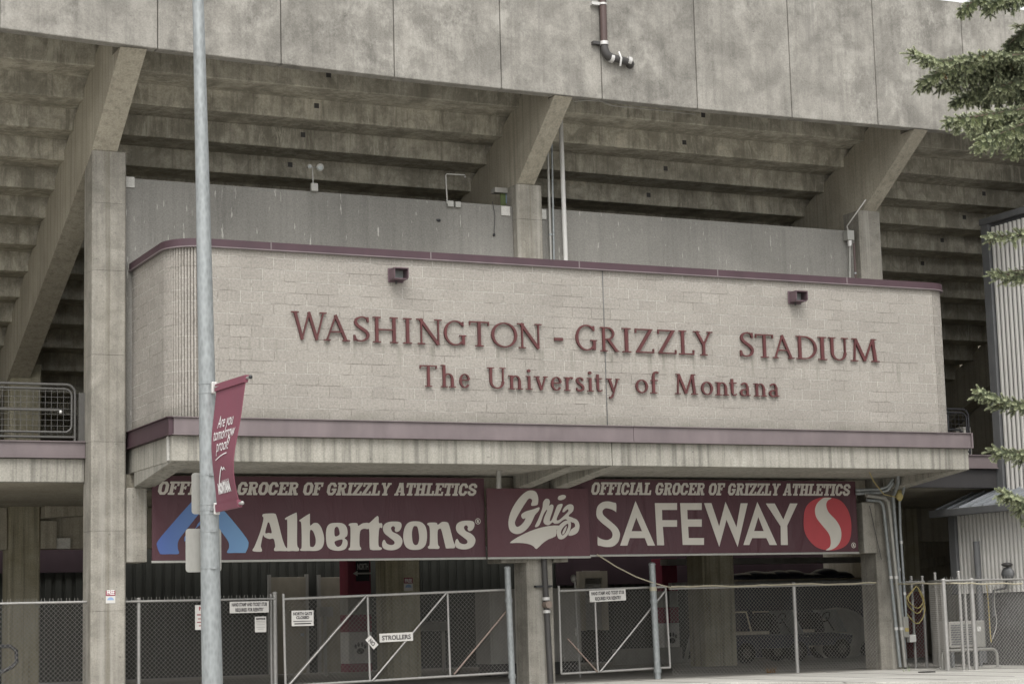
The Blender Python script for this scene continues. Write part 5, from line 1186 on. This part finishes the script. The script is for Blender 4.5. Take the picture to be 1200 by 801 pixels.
def shoot(mw, mn, p, d, L, dens=1.0, new=.35, dry=0.0):
    d = d.normalized(); a = Vector((0, 0, 1)) if abs(d.z) < .85 else Vector((1, 0, 0)); u = d.cross(a).normalized(); w_ = d.cross(u)
    q = p + d * L; mw.tube([p, q], [.006, .003], 4, False)
    n = int(L * 1150 * dens); isn = rnd.random() < new; isd = rnd.random() < dry
    for i in range(n):
        f = (i + rnd.random()) / n; t = i * 2.39996 + rnd.random() * .6; rad = (u * math.cos(t) + w_ * math.sin(t) + Vector((0, 0, .12)))
        nd = (rad.normalized() + d * (.45 + .6 * f)).normalized(); l = (.032 + .010 * rnd.random()) * (1 - .35 * f * f); c = p + d * (L * f)
        s = d.cross(nd).normalized() * .0030
        mn.m = 2 if isd else 1 if (isn and f > .25) or f > .80 else 0
        mn.add([c + s, c - s, c + nd * l], [(0, 1, 2)])
def bough(path, Lmax, dens=1.0, droop=.55, step=.052, new=.35, hang=0.0):
    pts = crom(path, 6, False); pts = [Vector(p) for p in pts]
    mw, mn = MB(), MB(); n = len(pts)
    mw.tube(pts, [.030 * (1 - i / n) + .006 for i in range(n)], 7)
    tot = sum((b - a).length for a, b in zip(pts, pts[1:])); acc = 0; side = 1; nxt = .10
    for i in range(n - 1):
        seg = pts[i + 1] - pts[i]; L = seg.length; d = seg.normalized(); h = Vector((-d.y, d.x, 0)).normalized()
        while nxt < acc + L:
            f = nxt / tot; p = pts[i] + d * (nxt - acc); side = -side
            env = min(1, .35 + 2.2 * (1 - f)) * (.55 + .45 * min(1, f * 3)); l2 = Lmax * env * (.65 + .5 * rnd.random())
            td = (d * (.75 + .3 * rnd.random()) + h * side * (.75 + .3 * rnd.random()) + Vector((0, 0, -droop * (.3 + rnd.random()) + .18))).normalized()
            e = p; m_ = max(1, int(l2 / .085)); cur = td
            for k in range(m_):
                nx = e + cur * (l2 / m_); mw.tube([e, nx], [.008, .006], 4, False)
                shoot(mw, mn, e, cur, l2 / m_ * 1.05, dens, new * .3, .015)
                hh = Vector((-cur.y, cur.x, 0)).normalized()
                for sd_ in (-1, 1):
                    if rnd.random() < .85: shoot(mw, mn, e + cur * .03, cur * .8 + hh * sd_ * .7 + Vector((0, 0, -droop * .9 * rnd.random())), .075 + .06 * rnd.random(), dens, new, .01)
                if rnd.random() < droop: shoot(mw, mn, e + cur * .05, cur * .35 + Vector((rnd.uniform(-.3, .3), rnd.uniform(-.3, .3), -1)), .07 + .08 * rnd.random(), dens, new, .01)
                cur = (cur + Vector((0, 0, -.16 * droop * rnd.random()))).normalized(); e = nx
            if rnd.random() < droop * hang:
                q = p + (e - p) * rnd.random(); v_ = Vector((rnd.uniform(-.35, .35), rnd.uniform(-.35, .35), -1)).normalized(); hl = (.16 + .30 * rnd.random()) * env
                for k in range(max(1, int(hl / .09))):
                    shoot(mw, mn, q, v_, .10, dens, new * .4)
                    for sd_ in (0, 1): shoot(mw, mn, q, v_ * .7 + Vector((rnd.uniform(-1, 1), rnd.uniform(-1, 1), -.2)), .07 + .05 * rnd.random(), dens, new)
                    q = q + v_ * .085
            shoot(mw, mn, e, cur, .07 + .05 * rnd.random(), dens, .9)
            shoot(mw, mn, p, d * .9 + Vector((rnd.uniform(-.4, .4), rnd.uniform(-.4, .4), .5)), .08 + .04 * rnd.random(), dens, new)
            nxt += step * (.7 + .6 * rnd.random())
        acc += L
    shoot(mw, mn, pts[-1], pts[-1] - pts[-3], .13, dens * 1.2, .9)
    for k in (-1, 1):
        d = (pts[-1] - pts[-3]).normalized(); shoot(mw, mn, pts[-2], d + Vector((-d.y, d.x, 0)) * .7 * k, .10, dens * 1.2, .9)
    br = mw.build('branch', 'bark', TREE); mn.build('needles', ['needle_old', 'needle_new', 'needle_dry'], br)
def pxpath(pp, off=0.0): return [tuple(aty(x, y, TY + off + o)) for x, y, o in pp]
T0 = lambda z: (TX, TY, z)
for pp, off, L, dr, st, nw, hg in [
    ([(1345, 0, 0), (1270, 30, 0), (1225, 40, .1), (1190, 60, .1), (1160, 92, .1)], .7, .30, .95, .04, .1, .9),
    ([(1345, 20, 0), (1280, 50, 0), (1240, 55, .1), (1205, 72, .1), (1180, 110, .1)], .4, .32, .95, .04, .2, 1.0),
    ([(1345, 50, 0), (1270, 75, 0), (1200, 80, .1), (1150, 88, .1), (1105, 100, .1)], .25, .26, .9, .04, .3, 1.0),
    ([(1345, 90, 0), (1280, 125, 0), (1235, 138, -.1), (1190, 146, -.1), (1138, 150, -.1)], -.2, .26, .9, .04, .5, 1.0),
    ([(1345, 110, 0), (1290, 140, 0), (1250, 155, -.1), (1215, 165, -.1), (1185, 176, -.1)], -.5, .28, .95, .04, .5, 1.0),
    ([(1345, -140, 0), (1270, -70, 0), (1220, -25, .1), (1185, -8, .1), (1158, 8, .1)], .1, .28, .95, .04, .2, 1.0),
    ([(1345, 40, 0), (1270, 85, 0), (1225, 92, .1), (1190, 96, .1), (1168, 104, .1)], -.2, .30, .9, .04, .4, .9),
    ([(1345, 60, 0), (1280, 95, 0), (1240, 118, -.2), (1205, 138, -.2), (1172, 152, -.2)], -.1, .30, .95, .04, .4, 1.0),
    ([(1345, -150, 0), (1250, -62, .0), (1190, -22, .1), (1150, -4, .1), (1128, 12, .1)], .3, .26, .9, .036, .2, 0.8),
    ([(1345, -60, 0), (1260, 5, 0), (1215, 25, .1), (1185, 50, .1), (1165, 78, .1)], .55, .30, .95, .036, .1, 0.8),
    ([(1345, 20, 0), (1250, 62, 0), (1170, 70, .1), (1115, 78, .15), (1080, 97, .2)], .1, .30, .8, .036, .35, 1.0),
    ([(1345, 10, 0), (1240, 60, 0), (1150, 66, -.1), (1100, 74, -.15), (1072, 63, -.2)], -.1, .20, .5, .036, .5, 0.3),
    ([(1345, 60, 0), (1250, 100, 0), (1190, 105, .1), (1145, 110, .1), (1120, 118, .1)], .5, .26, .9, .036, .2, 0.8),
    ([(1345, 80, 0), (1260, 118, -.2), (1200, 128, -.25), (1150, 136, -.3), (1112, 141, -.3)], -.4, .28, .85, .048, .6, 1.0),
    ([(1345, 95, 0), (1270, 120, -.2), (1225, 135, -.35), (1185, 152, -.45), (1150, 166, -.5)], -.7, .30, .95, .036, .55, 1.0),
    ([(1345, 200, 0), (1270, 245, -.1), (1215, 268, -.2), (1182, 276, -.2), (1160, 277, -.2)], -.3, .22, .6, .06, .6, 0.2),
    ([(1345, 260, 0), (1270, 310, 0), (1215, 322, .1), (1185, 322, .1), (1166, 320, .1)], .1, .28, .7, .06, .5, 0.3),
    ([(1345, 400, 0), (1270, 455, -.1), (1215, 473, -.2), (1180, 470, -.2), (1149, 460, -.2)], -.2, .27, .6, .036, .5, 0.2),
    ([(1345, 470, 0), (1270, 515, -.1), (1215, 530, -.2), (1185, 530, -.2), (1166, 527, -.2)], -.3, .25, .7, .036, .5, 0.3),
    ([(1345, 520, 0), (1270, 565, -.1), (1220, 588, -.2), (1195, 585, -.2), (1176, 577, -.2)], -.3, .26, .8, .036, .5, 0.4)]:
    bough(pxpath(pp, off), L, 1.0, dr, st, nw, hg)
for i in range(24):                       # the rest of the crown, out to every side
    z = 1.6 + i * .41; a = i * 2.4 + .4; L = 3.0 * (1 - z / 13.2) + .4
    if -1 < math.cos(a) < -.55: continue  # the west side boughs are the ones built above
    d = Vector((math.cos(a), math.sin(a), 0)); bough([T0(z), tuple(Vector(T0(z)) + d * L * .4 + Vector((0, 0, -.05))), tuple(Vector(T0(z)) + d * L * .75 + Vector((0, 0, -.22))), tuple(Vector(T0(z)) + d * L + Vector((0, 0, -.2)))], .30, .3, .7, .13, .4)

# ---------------------------------------------------------------- small things on the ground
random.seed(8)
for px, py, n, lab in ((904, 787.5, 40, 'small dry weed tuft growing from the paving joint in front of the fence'), (1062, 786, 14, 'tiny weed sprig at the foot of the right column conduits')):
    p = atz(px, py, .005); t = thing('weed', p, lab, 'weed'); m = MB()
    for i in range(n):
        a = random.uniform(0, 6.28); l = random.uniform(.06, .2); d = Vector((math.cos(a) * random.uniform(.3, 1), math.sin(a) * .6, random.uniform(.4, 1.2))).normalized() * l; o = p + Vector((random.uniform(-.10, .10), random.uniform(-.05, .05), 0)); s_ = Vector((-d.y, d.x, 0)).normalized() * .007
        m.add([o + s_, o - s_, o + d], [(0, 1, 2)])
    m.build('leaves', 'needle_dry' if n > 20 else 'needle_old', t)
p = atz(1086, 786.5, .02); o = box(p.x - .14, p.x + .14, p.y - .1, p.y + .1, .006, .03).build('drain_cover', 'pipe_dark', bevel=.005); tag(o, 'small dark metal cover flat on the paving by the fence corner', 'drain cover')
m = MB(); random.seed(21)
for (x, y, dx, dy, n) in ((2.5, .6, .22, -.12, 14), (9.6, 1.5, .2, -.1, 16), (13.0, -1.6, -.1, .2, 14), (15.2, -.9, .25, .04, 20), (7.2, .2, .12, .16, 9)):
    p = Vector((x, y))
    for i in range(n):
        q = p + Vector((dx * random.uniform(.3, 1.3), dy * random.uniform(-.2, 1.6) + random.uniform(-.06, .06))); d = (q - p).normalized(); k = Vector((-d.y, d.x)) * random.uniform(.004, .010)
        m.add([(p.x - k.x, p.y - k.y, .0088), (q.x - k.x, q.y - k.y, .0088), (q.x + k.x, q.y + k.y, .0088), (p.x + k.x, p.y + k.y, .0088)], [(0, 1, 2, 3)]); p = q
struct(m.build('sidewalk_cracks', 'pipe_dark'))
